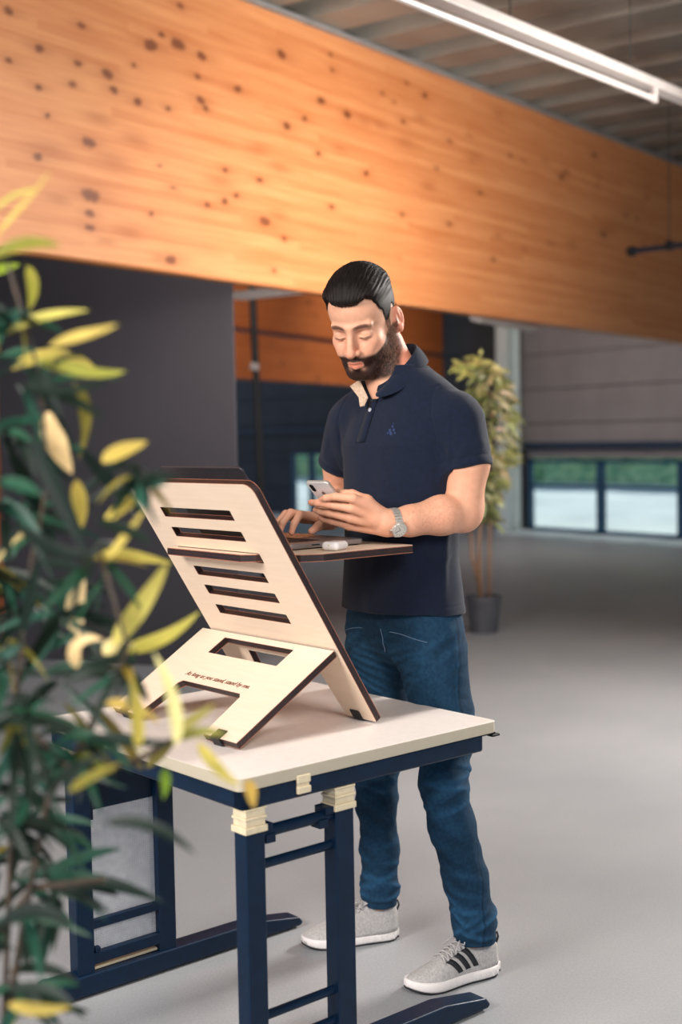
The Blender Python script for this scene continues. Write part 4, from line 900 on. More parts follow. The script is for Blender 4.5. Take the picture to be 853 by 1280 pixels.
# hidden torso and legs keep the body one figure
Tt = Field((-.30, -.18, .03), (.30, .24, 1.60), .008)
Tt.ell((0, .02, 1.36), (.165, .10, .20), .05); Tt.ell((0.006, .025, 1.12), (.130, .085, .18), .04); Tt.ell((.01, .02, .95), (.125, .085, .12), .05)
Tt.cap((-.14, 0, 1.445), (.14, .03, 1.445), .045, .045, .03); Tt.cap((0, .01, 1.45), (.01, .04, 1.56), .06, .052, .02)
Tt.chain([(-.085, .0, .84), (-.100, -.004, .70), KNL, ANL], [.070, .055, .046, .028], .02); Tt.chain([(.10, .005, .84), (.128, -.002, .70), KNR, ANR], [.070, .055, .046, .028], .02)
Tt.chain([ANL, (-.195, .06, .055)], [.026, .020], .02); Tt.chain([ANR, (.175, .07, .055)], [.026, .020], .02)
tp_, tf_ = Tt.mesh(); sk.append((tp_, tf_))
Vs = [hv]; Fs = [hf]; Cs = [hcol]; n = len(hv)
for p_, f_ in sk:
    c = np.ones((len(p_), 3))
    nn = vnoise(p_, 45, 9)*.5+.5; c = mixc(c, (1.06, .86, .82), nn*.35)
    if len(Vs) < 3:  # fingertips, knuckles a little redder; nails
        tips = [f[0][-1] for f in (fing if len(Vs) == 1 else fr_)]
        for t_ in tips: c = mixc(c, (1.10, .78, .74), np.exp(-((p_-np.array(t_))**2).sum(1)/.012**2)*.6)
        # sparse dark hairs on the forearm
        el, wr = (ELL, WRL) if len(Vs) == 1 else (ELR, WRR); el = np.array(el); wr = np.array(wr); d_ = (wr-el)/np.linalg.norm(wr-el)
        t_ = (p_-el) @ d_; c = mixc(c, (.62, .52, .48), smooth01(t_, .02, .08)*(1-smooth01(t_, .20, .25))*np.clip(vnoise(p_, (330, 330, 330), 12)*1.6, 0, 1)*.32)
    Vs.append(p_); Fs.append(f_+n); Cs.append(c); n += len(p_)
body = mesh_obj('body', np.concatenate(Vs), np.concatenate(Fs), SKIN, person, True, None, np.concatenate(Cs))

# ---- hair
HC = mat('dark_brown_hair', (.016, .011, .010, 1), (.008, .006, .006, 1), rough=.6, scale=200, spec=.15)
G = Field((-.10, -.125, -.08), (.10, .12, .165), .0016)
G.ell((0, -.010, .041), (.0760, .0995, .0860), .008)
G.ell((0, .034, .050), (.0625, .058, .0620), .018)
gx, gy, gz = np.meshgrid(*G.ax, indexing='ij'); Pg = np.stack([gx.ravel(), gy.ravel(), gz.ravel()], 1)
hm2, ph2 = hairmask(Pg, .0085, .002)
topw = smooth01(Pg[:, 2], .058, .098)*(1-.45*smooth01(-Pg[:, 1], .02, .09))
front = smooth01(Pg[:, 1], .02, .075)*smooth01(Pg[:, 2], .07, .09)
delta = -.008+hm2*.0092+hm2*topw*.0118+hm2*front*.004
side_in = hm2*(1-smooth01(Pg[:, 2]+.25*np.maximum(Pg[:, 1], 0), .035, .075))*(-.0008)
G.V -= (delta+side_in).reshape(G.V.shape).astype(np.float32)
gp, gf = G.mesh(); gp = relax(gp, gf, 2, .4)
N_ = vnormals(gp, gf)
tw = smooth01(gp[:, 2], .055, .085)
u_ = np.arctan2(gp[:, 0]+.25*np.maximum(gp[:, 1], 0)*0, gp[:, 2]+.02)
wv = np.sin(u_*95+3.0*vnoise(gp, (14, 14, 14), 11)+gp[:, 1]*18)*.5+vnoise(np.stack([u_, gp[:, 1]*.25, gp[:, 2]*0], 1), (45, 45, 1), 13)
gp = gp+N_*(wv*.0011*tw)[:, None]
hair = mesh_obj('hair', h2l(gp), gf, HC, person, True)
# combed strands give the hair its sheen and broken outline
mb = MB(); rs_ = random.Random(2)
from mathutils.bvhtree import BVHTree
bt = BVHTree.FromPolygons([tuple(v) for v in gp.tolist()], gf.tolist())
cnt = 0
for k in range(900):
    xx = rs_.uniform(-.055, .055); y0_ = rs_.uniform(-.06, .085); L_ = rs_.uniform(.03, .06); pts = []
    sw = rs_.uniform(-.15, .15)
    for j in range(6):
        t_ = j/5; yy = y0_-L_*t_; xq = xx*(1+.12*t_)+sw*L_*t_
        hit = bt.ray_cast(Vector((xq, yy, .25)), Vector((0, 0, -1)))
        if hit[0] is None or hit[0].z < .068: pts = []; break
        pts.append(hit[0]+hit[1]*(.0003+.0009*math.sin(math.pi*t_)))
    if len(pts) < 6: continue
    mb.tube([Vector(h2l([p])[0]) for p in pts], [.0003, .0006, .0007, .0007, .0005, .0002], 4, cap=False)
mb.build('hair_strand', HC, hair, smooth=True)['kind'] = 'stuff'

# ---- eyes peeping under lowered lids are modelled in the lids; brows stay with the skin

# ---- polo shirt
SHIRT = mat('navy_pique', srgb(12, 23, 45), srgb(9, 19, 38), rough=.85, scale=90, bump=.5, bscale=900, spec=.2)
SHIRT.node_tree.nodes['Principled BSDF'].inputs['Sheen Weight'].default_value = .12
S = Field((-.33, -.20, .88), (.35, .26, 1.64), .0038)
secs = [(.86, .182, .134, .012, .030), (.93, .187, .135, .006, .030), (1.0, .179, .129, .006, .033), (1.08, .170, .122, .008, .036), (1.18, .172, .121, .004, .034), (1.28, .180, .124, 0, .030), (1.38, .188, .124, 0, .026), (1.45, .170, .108, .0, .022), (1.50, .145, .092, .002, .022), (1.54, .112, .080, .004, .026), (1.58, .082, .070, .008, .034), (1.63, .074, .067, .012, .042)]
zz = [q[0] for q in secs]
def torso(X, Y, Z):
    g = lambda i: np.interp(Z, zz, [q[i] for q in secs])
    rx, ry, cx, cy = g(1), g(2), g(3), g(4); e = 2.25
    q = (np.abs((X-cx)/rx)**e+np.abs((Y-cy)/ry)**e)**(1/e)
    return (q-1)*np.minimum(rx, ry)*.9
S.put((-.19, -.12, .87), (.19, .19, 1.57), torso, .01)
S.V = np.maximum(S.V, (np.meshgrid(*S.ax, indexing='ij')[2]-1.612).astype(np.float32))
S.cap((-.150, .002, 1.460), (-.040, .02, 1.536), .060, .052, .04); S.cap((.150, .040, 1.470), (.052, .03, 1.542), .060, .052, .04)
sl = Field((-.33, -.20, .88), (.35, .26, 1.64), .0038)
eL = np.array([-.204, -.006, 1.318]); eR_ = np.array([.262, .018, 1.325])
def sleeve(sh, e, r0, r1, side):
    d = (e-np.array(sh)); d /= np.linalg.norm(d)
    f = Field((-.33, -.20, .88), (.35, .26, 1.64), .0038)
    f.cap(np.array(sh)+np.array((side*.006, 0, -.016)), e+d*.05, r0, r1, .01)
    f.cap(e-d*.006, e+d*.05, r1+.0022, r1+.0022, .002)
    X, Y, Z = np.meshgrid(*f.ax, indexing='ij')
    cut = ((X-e[0])*d[0]+(Y-e[1])*d[1]+(Z-e[2])*d[2]).astype(np.float32)
    # slit line above the sleeve band
    rib = np.exp(-((cut+.022)/.003)**2)*.0022
    f.V = np.maximum(f.V+rib, cut); return f.V
V1 = sleeve(SHL, eL, .063, .0605, -1); V2 = sleeve(SHR, eR_, .062, .064, 1)
def smin(a, b, k): h = np.clip(.5+.5*(b-a)/k, 0, 1); return b*(1-h)+a*h-k*h*(1-h)
X, Y, Z = np.meshgrid(*S.ax, indexing='ij')
S.V = smin(smin(S.V, V1, .034), V2, .034)
# hem: slightly higher at the sides
S.V = np.maximum(S.V, (.938+.010*smooth01(Y, .02, .14)-Z).astype(np.float32))
# neck opening
S.cap((.014, .050, 1.70), (.012, .060, 1.575), .062, .060, .006, 'sub')
S.cap((.018, .082, 1.62), (.016, .134, 1.494), .050, .012, .006, 'sub')
sp, sf = S.mesh(); sp = relax(sp, sf, 2, .5); N_ = vnormals(sp, sf)
fold = np.zeros(len(sp)); x, y, z = sp.T
def ridge(p0, p1, w, amp):
    p0, p1 = np.array(p0), np.array(p1); ba = p1-p0; t = np.clip(((sp-p0) @ ba)/(ba @ ba), 0, 1)
    q = sp-p0-np.outer(t, ba); d = np.linalg.norm(q, axis=1); return amp*np.exp(-(d/w)**2)*np.sin(np.pi*np.clip(t*.9+.05, 0, 1))
for (p0, p1, w, a) in [((-.15, .06, 1.36), (-.02, .15, 1.22), .012, .005), ((-.15, .04, 1.32), (-.05, .14, 1.14), .012, .005), ((-.165, .02, 1.28), (-.10, .12, 1.10), .012, .005),
    ((.14, .09, 1.34), (.04, .15, 1.24), .012, .004), ((-.16, .05, 1.06), (.02, .155, 1.02), .012, .005), ((-.16, .07, 1.00), (.0, .16, .96), .012, .005), ((.12, .12, 1.02), (-.02, .16, 1.0), .014, .004),
    ((-.168, .02, 1.10), (-.10, .12, 1.03), .010, .005), ((-.17, .03, 1.22), (-.165, .05, .98), .014, .005), ((-.13, .09, 1.17), (-.06, .14, .95), .014, .0045),
    ((-.27, .03, 1.43), (-.22, .05, 1.33), .010, .004), ((-.24, .06, 1.42), (-.19, .055, 1.34), .010, .004), ((-.26, -.02, 1.39), (-.20, .06, 1.345), .010, .004), ((-.17, .09, 1.43), (-.20, .06, 1.34), .008, -.006),
    ((.15, .11, 1.45), (.19, .10, 1.34), .009, -.005), ((.21, .10, 1.42), (.26, .08, 1.34), .010, .004)]:
    fold += ridge(p0, p1, w, a)
fold += vnoise(sp, (22, 22, 9), 5)*.0022+vnoise(sp, (9, 9, 6), 6)*.004
fold -= .0014*np.exp(-((z-.966)/.0022)**2)*(np.abs(x) < .2)
# armhole seam
for sx_, c_ in ((-1, (-.168, 0, 1.42)), (1, (.166, .03, 1.42))):
    dpl = (x-c_[0])*sx_*1.0+(z-c_[2])*.22; fold -= .0022*np.exp(-(dpl/.0028)**2)*(z > 1.33)*(z < 1.53)
sp = sp+N_*fold[:, None]
shirt = mesh_obj('polo_shirt', sp, sf, SHIRT, person, True)
# collar: folded band around the neck, open at the front
def collar_strip(name, path_in, path_out, m, th, parent):
    V = []; F = []; n = len(path_in)
    for a, b_ in zip(path_in, path_out):
        for t in (0, .33, .66, 1):
            q = Vector(a).lerp(Vector(b_), t); q = q+Vector((0, 0, .006*math.sin(math.pi*t))); V.append(q)
    for i in range(n-1):
        for j in range(3): F.append((4*i+j, 4*i+j+1, 4*i+j+5, 4*i+j+4))
    mb = MB(); mb.add(V, F); o = mb.build(name, m, parent, smooth=True)
    s = o.modifiers.new('s', 'SOLIDIFY'); s.thickness = th; s.offset = 0; ss = o.modifiers.new('ss', 'SUBSURF'); ss.levels = ss.render_levels = 2; return o
def ncirc(a, r, z0, slope, cx=.012, cy=.050):
    # a measured from the front; his left is -x
    return (cx+math.sin(a)*r, cy+math.cos(a)*r*.98, z0+slope*(1-math.cos(a))*.5)
inn = []; out_ = []; low = []
angs = [R(a) for a in (-16, -30, -50, -75, -105, -140, -180, -220, -255, -285, -308, -324)]
for a in angs:
    inn.append(ncirc(a, .0680, 1.562, .090)); k = abs(math.cos(a/2))
    fr = math.exp(-((abs(((a+math.pi) % (2*math.pi))-math.pi))/.75)**2)
    out_.append(ncirc(a*1.0, .104-.014*fr, 1.550-.034*fr, .056)); low.append(ncirc(a, .071, 1.535, .050))
inn[:4] = [(-.004, .124, 1.513), (-.026, .115, 1.535), (-.046, .098, 1.560), (-.057, .070, 1.586)]
out_[:4] = [(-.016, .138, 1.503), (-.046, .130, 1.503), (-.080, .104, 1.517), (-.096, .066, 1.550)]
collar_strip('collar', inn, out_, SHIRT, .003, shirt)
collar_strip('collar_stand', inn, low, SHIRT, .002, shirt)
PLK = mat('beige_placket_lining', srgb(206, 180, 156), srgb(170, 140, 118), rough=.8, scale=260)
# placket with beige lining and buttons
def front_y(x_, z_):
    hit = bt2.ray_cast(Vector((x_, .5, z_)), Vector((0, -1, 0))); return hit[0].y if hit[0] else .15
bt2 = BVHTree.FromPolygons([tuple(v) for v in sp.tolist()], sf.tolist())
V = []; F = []
zs_ = [1.500-.0092*i for i in range(13)]
for z_ in zs_:
    xo = .16*(1.5-z_)
    for x_ in (-.002+xo, .012+xo, .028+xo): V.append((x_, front_y(x_, z_)+.0022, z_))
for i in range(len(zs_)-1):
    for j in range(2): F.append((3*i+j, 3*i+j+1, 3*i+j+4, 3*i+j+3))
mb = MB(); mb.add(V, F); o = mb.build('placket', SHIRT, shirt, smooth=True); s = o.modifiers.new('s', 'SOLIDIFY'); s.thickness = .0022; s.offset = 1
V = [(.030, .108, 1.560), (.052, .100, 1.545), (.046, .128, 1.512), (.022, .140, 1.490), (.012, .146, 1.478), (.018, .132, 1.512), (.024, .118, 1.540)]
mb = MB(); mb.add([(.062, .120, 1.552), (.088, .131, 1.536), (.017, .132, 1.504), (.046, .138, 1.505), (.012, .150, 1.482), (.026, .152, 1.480)], [(0, 2, 3, 1), (2, 4, 5, 3)])
o = mb.build('placket_lining', PLK, shirt); s = o.modifiers.new('s', 'SOLIDIFY'); s.thickness = .002
BTN = mat('pearl_button', srgb(190, 190, 196), rough=.25, scale=40)
for z_ in (1.473,):
    yb_ = front_y(.016, z_)+.005; mb = MB(); mb.tube([(.016, yb_-.001, z_), (.016, yb_+.0016, z_)], .0052, 16); mb.build('button', BTN, shirt)
# small tonal embroidered emblem on his left chest
EMB = mat('blue_embroidery', srgb(32, 50, 92), rough=.8, scale=300)
mb = MB()
for (ex, ez, r_e) in ((-.072, 1.398, .0035), (-.066, 1.388, .0045), (-.078, 1.389, .004), (-.071, 1.380, .005), (-.061, 1.381, .003), (-.083, 1.381, .003), (-.073, 1.405, .002)):
    ez += .03; yy = front_y(ex, ez); mb.tube([(ex, yy-.001, ez), (ex-.0002, yy+.0012, ez)], r_e, 9)
mb.build('emblem', EMB, shirt)

# ---- jeans
JEAN = mat('blue_denim', srgb(26, 58, 82), srgb(20, 48, 71), rough=.85, scale=110, bump=.5, bscale=1100, spec=.2)
attr_color(JEAN, 'Col')
J = Field((-.31, -.18, .06), (.29, .24, 1.0), .0038)
def pel(X, Y, Z):
    zq = [.80, .86, .93, 1.0]; g = lambda v: np.interp(Z, zq, v); rx = g([.158, .174, .172, .166]); ry = g([.070, .104, .117, .112]); cy = g([-.004, .016, .028, .028])
    return ((np.abs((X-.004)/rx)**2.3+np.abs((Y-cy)/ry)**2.3)**(1/2.3)-1)*.11
J.put((-.18, -.1, .84), (.18, .16, .97), pel, .02)
J.V = np.maximum(J.V, (np.maximum(np.meshgrid(*J.ax, indexing='ij')[2]-.965, .80-np.meshgrid(*J.ax, indexing='ij')[2])).astype(np.float32))
J.chain([(-.084, .022, .88), (-.088, .012, .81), (-.090, .000, .75), (-.108, -.004, .68), (-.128, .012, .61), KNL, (-.178, .040, .40), (-.195, .010, .26), (-.203, -.008, .15), (-.205, -.010, .085)], [.087, .086, .080, .074, .067, .060, .058, .056, .054, .054], .022)
J.chain([(.100, .036, .88), (.115, .018, .81), (.128, .003, .75), (.130, -.001, .68), (.124, .014, .61), KNR, (.118, .036, .40), (.135, .012, .26), (.146, .002, .15), (.149, .002, .085)], [.090, .088, .081, .073, .065, .059, .055, .050, .047, .047], .022)
J.cap((0, -.01, .87), (-.0, .05, .86), .06, .06, .03)
Zj = np.meshgrid(*J.ax, indexing='ij'); 
hemz = np.where(Zj[0] < -.03, .092, .097)
J.V = np.maximum(J.V, (hemz-Zj[2]).astype(np.float32))
jp, jf = J.mesh(); jp = relax(jp, jf, 2, .5); N_ = vnormals(jp, jf); x, y, z = jp.T
leftleg = x < -.02
legc = np.where(leftleg, np.interp(z, [.08, .26, .51, .76, .9], [-.205, -.195, -.160, -.09, -.086]), np.interp(z, [.08, .26, .51, .76, .9], [.149, .135, .105, .13, .10]))
ang = np.arctan2(x-legc, y-.02)
fo = vnoise(jp, (16, 16, 10), 21)*.003+vnoise(jp, (30, 30, 55), 22)*.0012
rn = lambda s_, f_, zc, w, amp, tilt: amp*np.exp(-((z-zc)/w)**2)*np.sin((z+tilt*ang*.02+.006*vnoise(jp, 12, s_))*f_)
brk = np.clip(.45+.9*vnoise(jp, (18, 18, 14), 40), 0, 1.2)
fo += rn(23, 150, .15, .050, .0062, 1.6)*brk+rn(24, 110, .24, .06, .0036, -1.6)*brk
fo += rn(25, 110, .50, .05, .0046, 2.2)*brk+rn(26, 90, .62, .06, .0034, -2.6)*brk+rn(27, 110, .86, .045, .0055, 3.2)*brk
fo += rn(28, 75, .38, .07, .0034, -2.2)*brk
wl = np.zeros(len(jp))
def band(left, zc, ph0, aw, tilt, w, amp):
    global fo, wl
    da = np.angle(np.exp(1j*(ang-ph0))); q = amp*np.exp(-((z-zc-tilt*da)/w)**2)*np.exp(-(da/aw)**2)*(leftleg if left else ~leftleg)
    fo = fo+q; wl = wl+q/.005
rb = random.Random(12)
for left in (True, False):
    for zc, n_, amp, w in ((.125, 3, .0055, .007), (.155, 3, .0055, .007), (.19, 3, .005, .008), (.235, 2, .004, .009), (.29, 2, .003, .010), (.46, 2, .0035, .008), (.50, 3, .004, .008), (.545, 3, .004, .008), (.60, 2, .0035, .009), (.66, 2, .003, .009)):
        for i in range(n_): band(left, zc+rb.uniform(-.012, .012), rb.uniform(-2.4, 1.6), rb.uniform(.5, 1.1), rb.uniform(-.03, .03), w, amp*rb.uniform(.7, 1.2))
    sg_ = 1 if left else -1
    for i in range(6): band(left, .845-.022*i, .55*sg_, .85, sg_*(.020+.006*i)*-1, .0065, .0032)
jp = jp+N_*fo[:, None]
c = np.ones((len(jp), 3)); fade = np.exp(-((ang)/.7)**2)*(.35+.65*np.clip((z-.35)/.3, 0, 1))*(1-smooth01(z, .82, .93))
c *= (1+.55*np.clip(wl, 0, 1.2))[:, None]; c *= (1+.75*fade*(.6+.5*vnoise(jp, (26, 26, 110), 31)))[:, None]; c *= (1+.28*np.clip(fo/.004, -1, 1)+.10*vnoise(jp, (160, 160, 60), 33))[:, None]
seam = np.exp(-((ang-np.where(leftleg, -1.72, 1.72))/.035)**2); c *= (1-.45*seam)[:, None]; c *= (1+.4*np.exp(-((ang-np.where(leftleg, -1.62, 1.62))/.03)**2)*(z < .9))[:, None]
hemb = np.exp(-((z-np.where(leftleg, .108, .118))/.0035)**2); c *= (1-.35*hemb)[:, None]
jeans = mesh_obj('jeans', jp, jf, JEAN, person, True, None, np.clip(c, .3, 2))
# pocket and fly stitching
bt3 = BVHTree.FromPolygons([tuple(v) for v in jp.tolist()], jf.tolist())
STT = mat('pale_blue_stitching', srgb(96, 122, 150), rough=.8, scale=100)
def on_jeans(px_, pz_, yy=None):
    if yy is None: h_ = bt3.ray_cast(Vector((px_, .5, pz_)), Vector((0, -1, 0)))
    else: h_ = bt3.ray_cast(Vector((px_, yy, pz_)), Vector((1, 0, 0)))
    return h_[0]+h_[1]*.0012 if h_[0] else None
def stitch(name, pts):
    q = [on_jeans(*p) for p in pts]; q = [p for p in q if p is not None]
    if len(q) > 2: mb = MB(); mb.tube(q, .0011, 5); mb.build(name, STT, jeans)
stitch('pocket_seam', [(-.050-.0075*i, .900-.0006*i**1.6*.6) for i in range(14)])
stitch('pocket_seam', [(.055+.0075*i, .900-.0006*i**1.6*.6) for i in range(12)])
stitch('fly_seam', [(-.022+.0004*i*i*.5, .905-.009*i) for i in range(8)])

# ---- trainers
SH = mat('pale_grey_knit', srgb(188, 184, 182), srgb(166, 162, 160), rough=.8, scale=160, bump=1, bscale=520)
SOLE = mat('white_foam_sole', srgb(224, 218, 216), srgb(214, 208, 206), rough=.6, scale=50)
BLK = mat('black_felt_trim', srgb(24, 26, 32), rough=.7, scale=80)
LACE = mat('pale_grey_lace', srgb(196, 192, 190), srgb(170, 166, 166), rough=.8, scale=300)
def shoe(loc, rz, side):
    """local +y towards the toe, side = +1 when the outer side is at +x"""
    e = bpy.data.objects.new('trainer', None); COL.objects.link(e); e.parent = person; e.location = loc; e.rotation_euler = (0, 0, rz); e.scale = (.90, .90, .94)
    L0 = .300
    ys = [0, .012, .035, .07, .105, .14, .175, .21, .245, .272, .290, .300]
    wd = [.016, .028, .034, .0355, .036, .040, .0455, .0490, .0470, .038, .024, .008]
    ht = [.086, .108, .116, .114, .110, .098, .082, .067, .055, .046, .038, .028]
    cx_ = [0, 0, 0, 0, -.002, -.003, -.002, .0, -.002, -.005, -.007, -.008]
    z0 = [.036, .034, .032, .030, .028, .026, .024, .022, .021, .022, .024, .026]
    I_ = lambda arr, y: float(np.interp(y, ys, arr))
    def surf(y, th, off=0):
        w, h, c, zz_ = I_(wd, y), I_(ht, y), I_(cx_, y)*side, I_(z0, y)
        ca, sa = math.cos(th), math.sin(th); ex = .75
        w2 = w*(1+.06*math.sin(th)) + off
        return Vector((c+side*w2*(abs(ca)**ex)*(1 if ca >= 0 else -1)*(1-.18*max(0, sa)), y, zz_-.004+(h-zz_+.004+off)*(max(sa, 0)**.85)))
    ny, nt = 40, 28; V = []; F = []
    for i in range(ny+1):
        y = L0*(.5-.5*math.cos(math.pi*i/ny))
        for j in range(nt+1): V.append(surf(y, math.pi*j/nt))
    for i in range(ny):
        for j in range(nt):
            q = i*(nt+1)+j; F.append((q, q+1, q+nt+2, q+nt+1))
    mb = MB(); mb.add(V, F); up = mb.build('upper', SH, e, smooth=True); s_ = up.modifiers.new('s', 'SOLIDIFY'); s_.thickness = .003; s_.offset = -1
    # sole: foam body and thin black outsole
    def ring(z, grow, lift):
        P = []
        n = 22
        for sgn_ in (1, -1):
            rng_ = range(n+1) if sgn_ == 1 else range(n-1, 0, -1)
            for i in rng_:
                t = i/n; y = -.006+(L0+.008)*(.5-.5*math.cos(math.pi*t)); yc = min(max(y, 0), L0)
                w = max(I_(wd, yc), .004 if 0 < t < 1 else 0)+grow*(math.sin(math.pi*t)**.4 if 0 < t < 1 else 0)
                c = I_(cx_, yc)*side
                zl_ = z+lift*max(0, (yc-.22)/.08)**2*.014+lift*max(0, (.03-yc)/.03)**2*.006
                P.append((c+side*sgn_*w, y, zl_))
        return P
    def stack(name, levels, m):
        V = []; F = []
        rs2 = [ring(*l) for l in levels]; n = len(rs2[0])
        for r_ in rs2: V += r_
        for i in range(len(rs2)-1):
            for k in range(n): F.append((i*n+k, i*n+(k+1) % n, (i+1)*n+(k+1) % n, (i+1)*n+k))
        F.append(tuple(range(n-1, -1, -1))); F.append(tuple((len(rs2)-1)*n+k for k in range(n)))
        mb = MB(); mb.add(V, F); return mb.build(name, m, e, smooth=True)
    sole = stack('sole', [(.006, .004, 1), (.010, .0058, 1), (.017, .0062, .9), (.024, .0045, .7), (.031, .0012, .4)], SOLE)
    stack('outsole', [(.000, .0015, 1), (.002, .003, 1), (.0068, .004, 1)], BLK)
    # heel ribs on the sole
    for k in range(6):
        y = .014+k*.019; w = I_(wd, y)+.0058; c = I_(cx_, y)*side
        for sg_ in (1, -1): mb = MB(); mb.tube([(c+side*sg_*w, y, .009), (c+side*sg_*(w-.0005), y+.010, .024)], .0018, 6); mb.build('sole_rib', SOLE, sole)
    # three dark stripes on each side
    for k in range(3):
        for t0, t1 in ((.20, 1.02), (math.pi-.20, math.pi-1.02)):
            V = []; F = []; m_ = 8
            for i in range(m_+1):
                t = i/m_; th = t0+(t1-t0)*t; yb = .082+k*.027+.034*t
                V += [surf(yb, th, .0018), surf(yb+.0165, th, .0018)]
            for i in range(m_): F.append((2*i, 2*i+1, 2*i+3, 2*i+2))
            mb = MB(); mb.add(V, F); o = mb.build('stripe', BLK, e, smooth=True); s_ = o.modifiers.new('s', 'SOLIDIFY'); s_.thickness = .001
    # tongue and laces
    mb = MB(); V = []; F = []
    for i in range(9):
        y = .085+.105*i/8
        for th in (1.15, 1.35, math.pi/2, math.pi-1.35, math.pi-1.15): V.append(surf(y, th, .003+.014*max(0, (3-i)/3)))
    for i in range(8):
        for j in range(4): F.append((5*i+j, 5*i+j+1, 5*i+j+6, 5*i+j+5))
    mb.add(V, F); o = mb.build('tongue', SH, e, smooth=True); s_ = o.modifiers.new('s', 'SOLIDIFY'); s_.thickness = .003
    mb = MB()
    for k in range(6):
        y = .118+k*.0135
        for d_ in (1, -1):
            a0, a1 = (.98, math.pi-.98)
            pts = [surf(y+d_*.006*(t-.5)*2, a0+(a1-a0)*t, .0055+.002*math.sin(math.pi*t)) for t in (0, .25, .5, .75, 1)]; mb.tube(pts, .0023, 6)
    for sg_ in (1, -1):
        q = surf(.118, math.pi/2, .008); mb.tube([q, q+Vector((sg_*.018, -.006, .008)), q+Vector((sg_*.030, .008, -.004)), q+Vector((sg_*.016, .014, -.004)), q], .0021, 6)
        mb.tube([q, q+Vector((sg_*.02, .02, .002)), q+Vector((sg_*.034, .040, -.018))], .0021, 6)
    mb.build('laces', LACE, e, smooth=True)
    mb = MB(); mb.tube([(0, -.002, .080), (0, -.010, .098), (0, -.006, .112), (0, .004, .106)], .003, 8, sq=1); mb.build('heel_tab', BLK, e, smooth=True)
    mb = MB(); V = []; F = []
    for i in range(7):
        y = .268+.030*i/6
        for th in (.15, .5, .9, math.pi/2, math.pi-.9, math.pi-.5, math.pi-.15): V.append(surf(y, th, .0012))
    return e
shoe((-.2225, -.068, 0), math.atan2(-.058, .261), -1)
shoe((.124, -.036, 0), math.atan2(-.134, .25), 1)

# ---- wrist watch
wt = bpy.data.objects.new('wristwatch', None); COL.objects.link(wt); wt.parent = person
wc = Vector((-.1540, .2080, 1.1912)); ax = (Vector(WRL)-Vector((-.170, .165, 1.193))).normalized()
vw = Vector((-.76, .649, -.10)); vw = (vw-ax*vw.dot(ax)).normalized(); vw = (vw+Vector((0, 0, -.42))); vw = (vw-ax*vw.dot(ax)).normalized(); sd_ = ax.cross(vw)
Mw = Matrix((sd_, ax, vw)).transposed().to_4x4(); Mw.translation = wc; wt.matrix_local = Mw
ra = .0345
mb = MB()
for k in range(30):
    t = R(12*k); 
    if abs((k*12+180) % 360-180) < 26: continue
    c, s = math.sin(t), math.cos(t); p = Vector((c*ra, 0, s*ra*.97)); tn = Vector((s, 0, -c)); nn = Vector((c, 0, s))
    for (yo, wy) in ((-.0065, .0028), (0, .0034), (.0065, .0028)):
        V = []
        for a_ in (-.0031, .0031):
            for b_ in (-wy, wy):
                for c_ in (-.0008, .0018 if yo == 0 else .0014): V.append(p+tn*a_+Vector((0, yo+b_, 0))+nn*c_)
        mb.add(V, [(0, 1, 3, 2), (4, 6, 7, 5), (0, 4, 5, 1), (2, 3, 7, 6), (0, 2, 6, 4), (1, 5, 7, 3)])
mb.build('bracelet', M['steel'], wt)
mb = MB(); mb.tube([(0, 0, ra-.003), (0, 0, ra+.0055)], .0195, 32); mb.box((-.021, -.010, ra-.004), (.021, .010, ra+.002)); mb.tube([(0, .019, ra+.001), (0, .0245, ra+.001)], .0028, 10)
cs = mb.build('watch_case', M['steel'], wt, bevel=.001)
mb = MB(); mb.tube([(0, 0, ra+.0052), (0, 0, ra+.0060)], .0165, 32); dl = mb.build('dial', M['dial'], cs)
mb = MB()
for k in range(12):
    t = R(30*k); p = Vector((math.sin(t)*.0138, math.cos(t)*.0138, ra+.0062)); mb.tube([p, p*1+Vector((-math.sin(t)*.0028, -math.cos(t)*.0028, 0))], .0005, 5)
mb.tube([(0, 0, ra+.0064), (.008, .003, ra+.0064)], .0006, 5); mb.tube([(0, 0, ra+.0066), (-.004, .0105, ra+.0066)], .0005, 5)
mb.build('hands_and_markers', M['black'], dl)
# ------------------------------------------------------------------ light
wd = bpy.data.worlds.new('world'); SC.world = wd; wd.use_nodes = True; nt = wd.node_tree
bg = nt.nodes['Background']; tc = nt.nodes.new('ShaderNodeTexCoord'); sx = nt.nodes.new('ShaderNodeSeparateXYZ'); nt.links.new(tc.outputs['Generated'], sx.inputs[0])
cr = nt.nodes.new('ShaderNodeValToRGB'); e = cr.color_ramp.elements; e[0].position = .45; e[0].color = (.55, .60, .66, 1); e[1].position = .8; e[1].color = (.42, .60, .95, 1)
mr = nt.nodes.new('ShaderNodeMapRange'); mr.inputs[1].default_value = -1; mr.inputs[2].default_value = 1; nt.links.new(sx.outputs[2], mr.inputs[0]); nt.links.new(mr.outputs[0], cr.inputs[0]); nt.links.new(cr.outputs[0], bg.inputs[0])
bg.inputs[1].default_value = .62
def area(name, loc, target, sx, sy, power, col, spread=180):
    l = bpy.data.lights.new(name, 'AREA'); l.shape = 'RECTANGLE'; l.size = sx; l.size_y = sy; l.energy = power; l.color = col; l.spread = R(spread)
    o = bpy.data.objects.new(name, l); COL.objects.link(o); o.location = loc; d = Vector(target)-Vector(loc); o.rotation_euler = d.to_track_quat('-Z', 'Y').to_euler(); return o
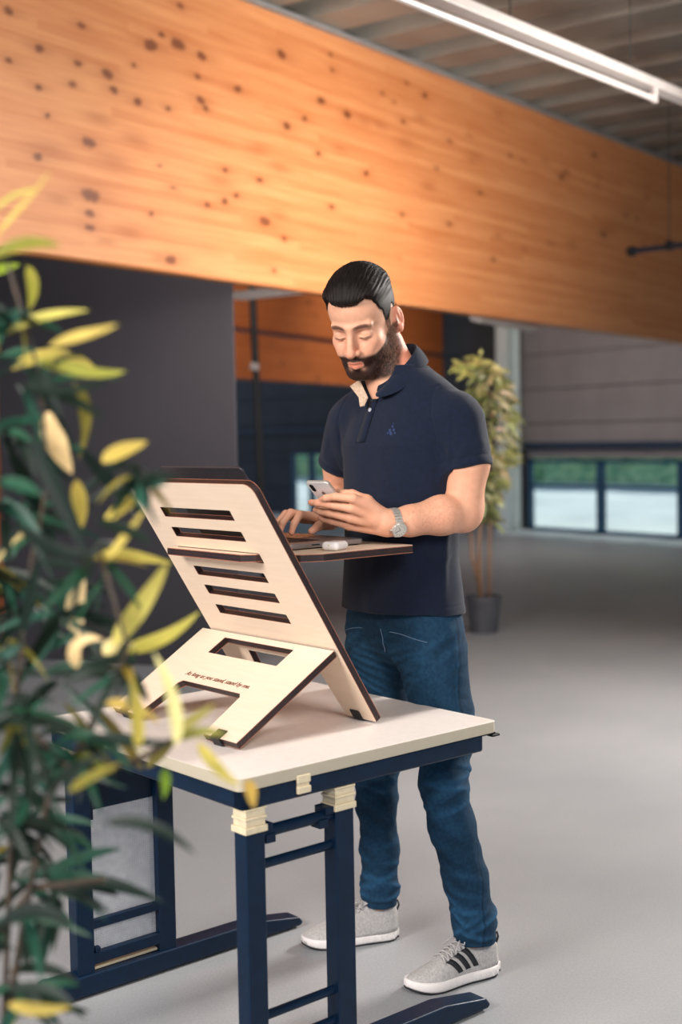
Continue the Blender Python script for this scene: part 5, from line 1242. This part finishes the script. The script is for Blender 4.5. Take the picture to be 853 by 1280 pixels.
# assumed lamps: big one left of the camera, lower one behind right
area('window_daylight', (-3.2, .1, 3.0), (0.3, 3.2, 1.1), 1.7, 1.4, 150, (1, .93, .86), 130)  # assumed key lamp outside the frame; no window is built there
area('skylight', (3.5, 5.8, 2.9), (.3, 3.1, .6), .9, .9, 330, (1, .94, .87))  # lamp assumed for the light from behind; the roof has no opening
area('rear_skylight', (1.6, 15.2, 4.0), (3.4, 17.6, .6), 2, 1.5, 110, (1, .95, .9))  # added fill lamp that brightens the far window wall
area('rear_skylight_2', (-1.5, 12.0, 4.0), (-.3, 16.5, 2.2), 2, 1.5, 45, (1, .93, .86))  # second added fill, lifts the distant beams
area('beam_daylight', (2.1, 2.9, .9), (.35, 8.3, 2.7), 1.2, .8, 52, (1, .88, .80), 46)  # lamp added outside the frame, aimed at the timber beam
area('front_daylight', (1.3, -.9, 3.3), (.1, 3.1, 1.1), 1.6, 1.2, 58, (1, .95, .90), 110)  # fill added from the camera side for shelf and forearm
sn = bpy.data.lights.new('sun', 'SUN'); sn.energy = 5.0; sn.angle = R(1); sn.color = (1, .96, .9); so = bpy.data.objects.new('sun', sn); COL.objects.link(so); so.rotation_euler = Vector((-.62, -.40, -.85)).to_track_quat('-Z', 'Y').to_euler()
# ------------------------------------------------------------------ camera
cam = bpy.data.cameras.new('camera'); co = bpy.data.objects.new('camera', cam); COL.objects.link(co); SC.camera = co
cam.sensor_fit = 'VERTICAL'; cam.sensor_height = 36; cam.sensor_width = 24; cam.lens = 1600/1280*36
p_ = math.atan(92/1600); rr_ = R(1.03)
fw = Vector((0, math.cos(p_), -math.sin(p_))); up = Vector((0, math.sin(p_), math.cos(p_))); rt = Vector((1, 0, 0))
# roll: world up leans left in the picture
c_, s_ = math.cos(rr_), math.sin(rr_)
rt2 = rt*c_-up*s_*(-1)*(-1); 
rt2 = rt*c_+up*(-s_); up2 = rt*s_+up*c_
co.matrix_world = Matrix((rt2, up2, -fw)).transposed().to_4x4(); co.location = (0, 0, 1.40)
cam.dof.use_dof = True; cam.dof.focus_distance = 3.15; cam.dof.aperture_fstop = 2.0; cam.clip_start = .05
SC.view_settings.view_transform = 'Standard'; SC.view_settings.look = 'None'; SC.view_settings.gamma = 1; SC.view_settings.use_curve_mapping = False
SC.view_settings.exposure = 0
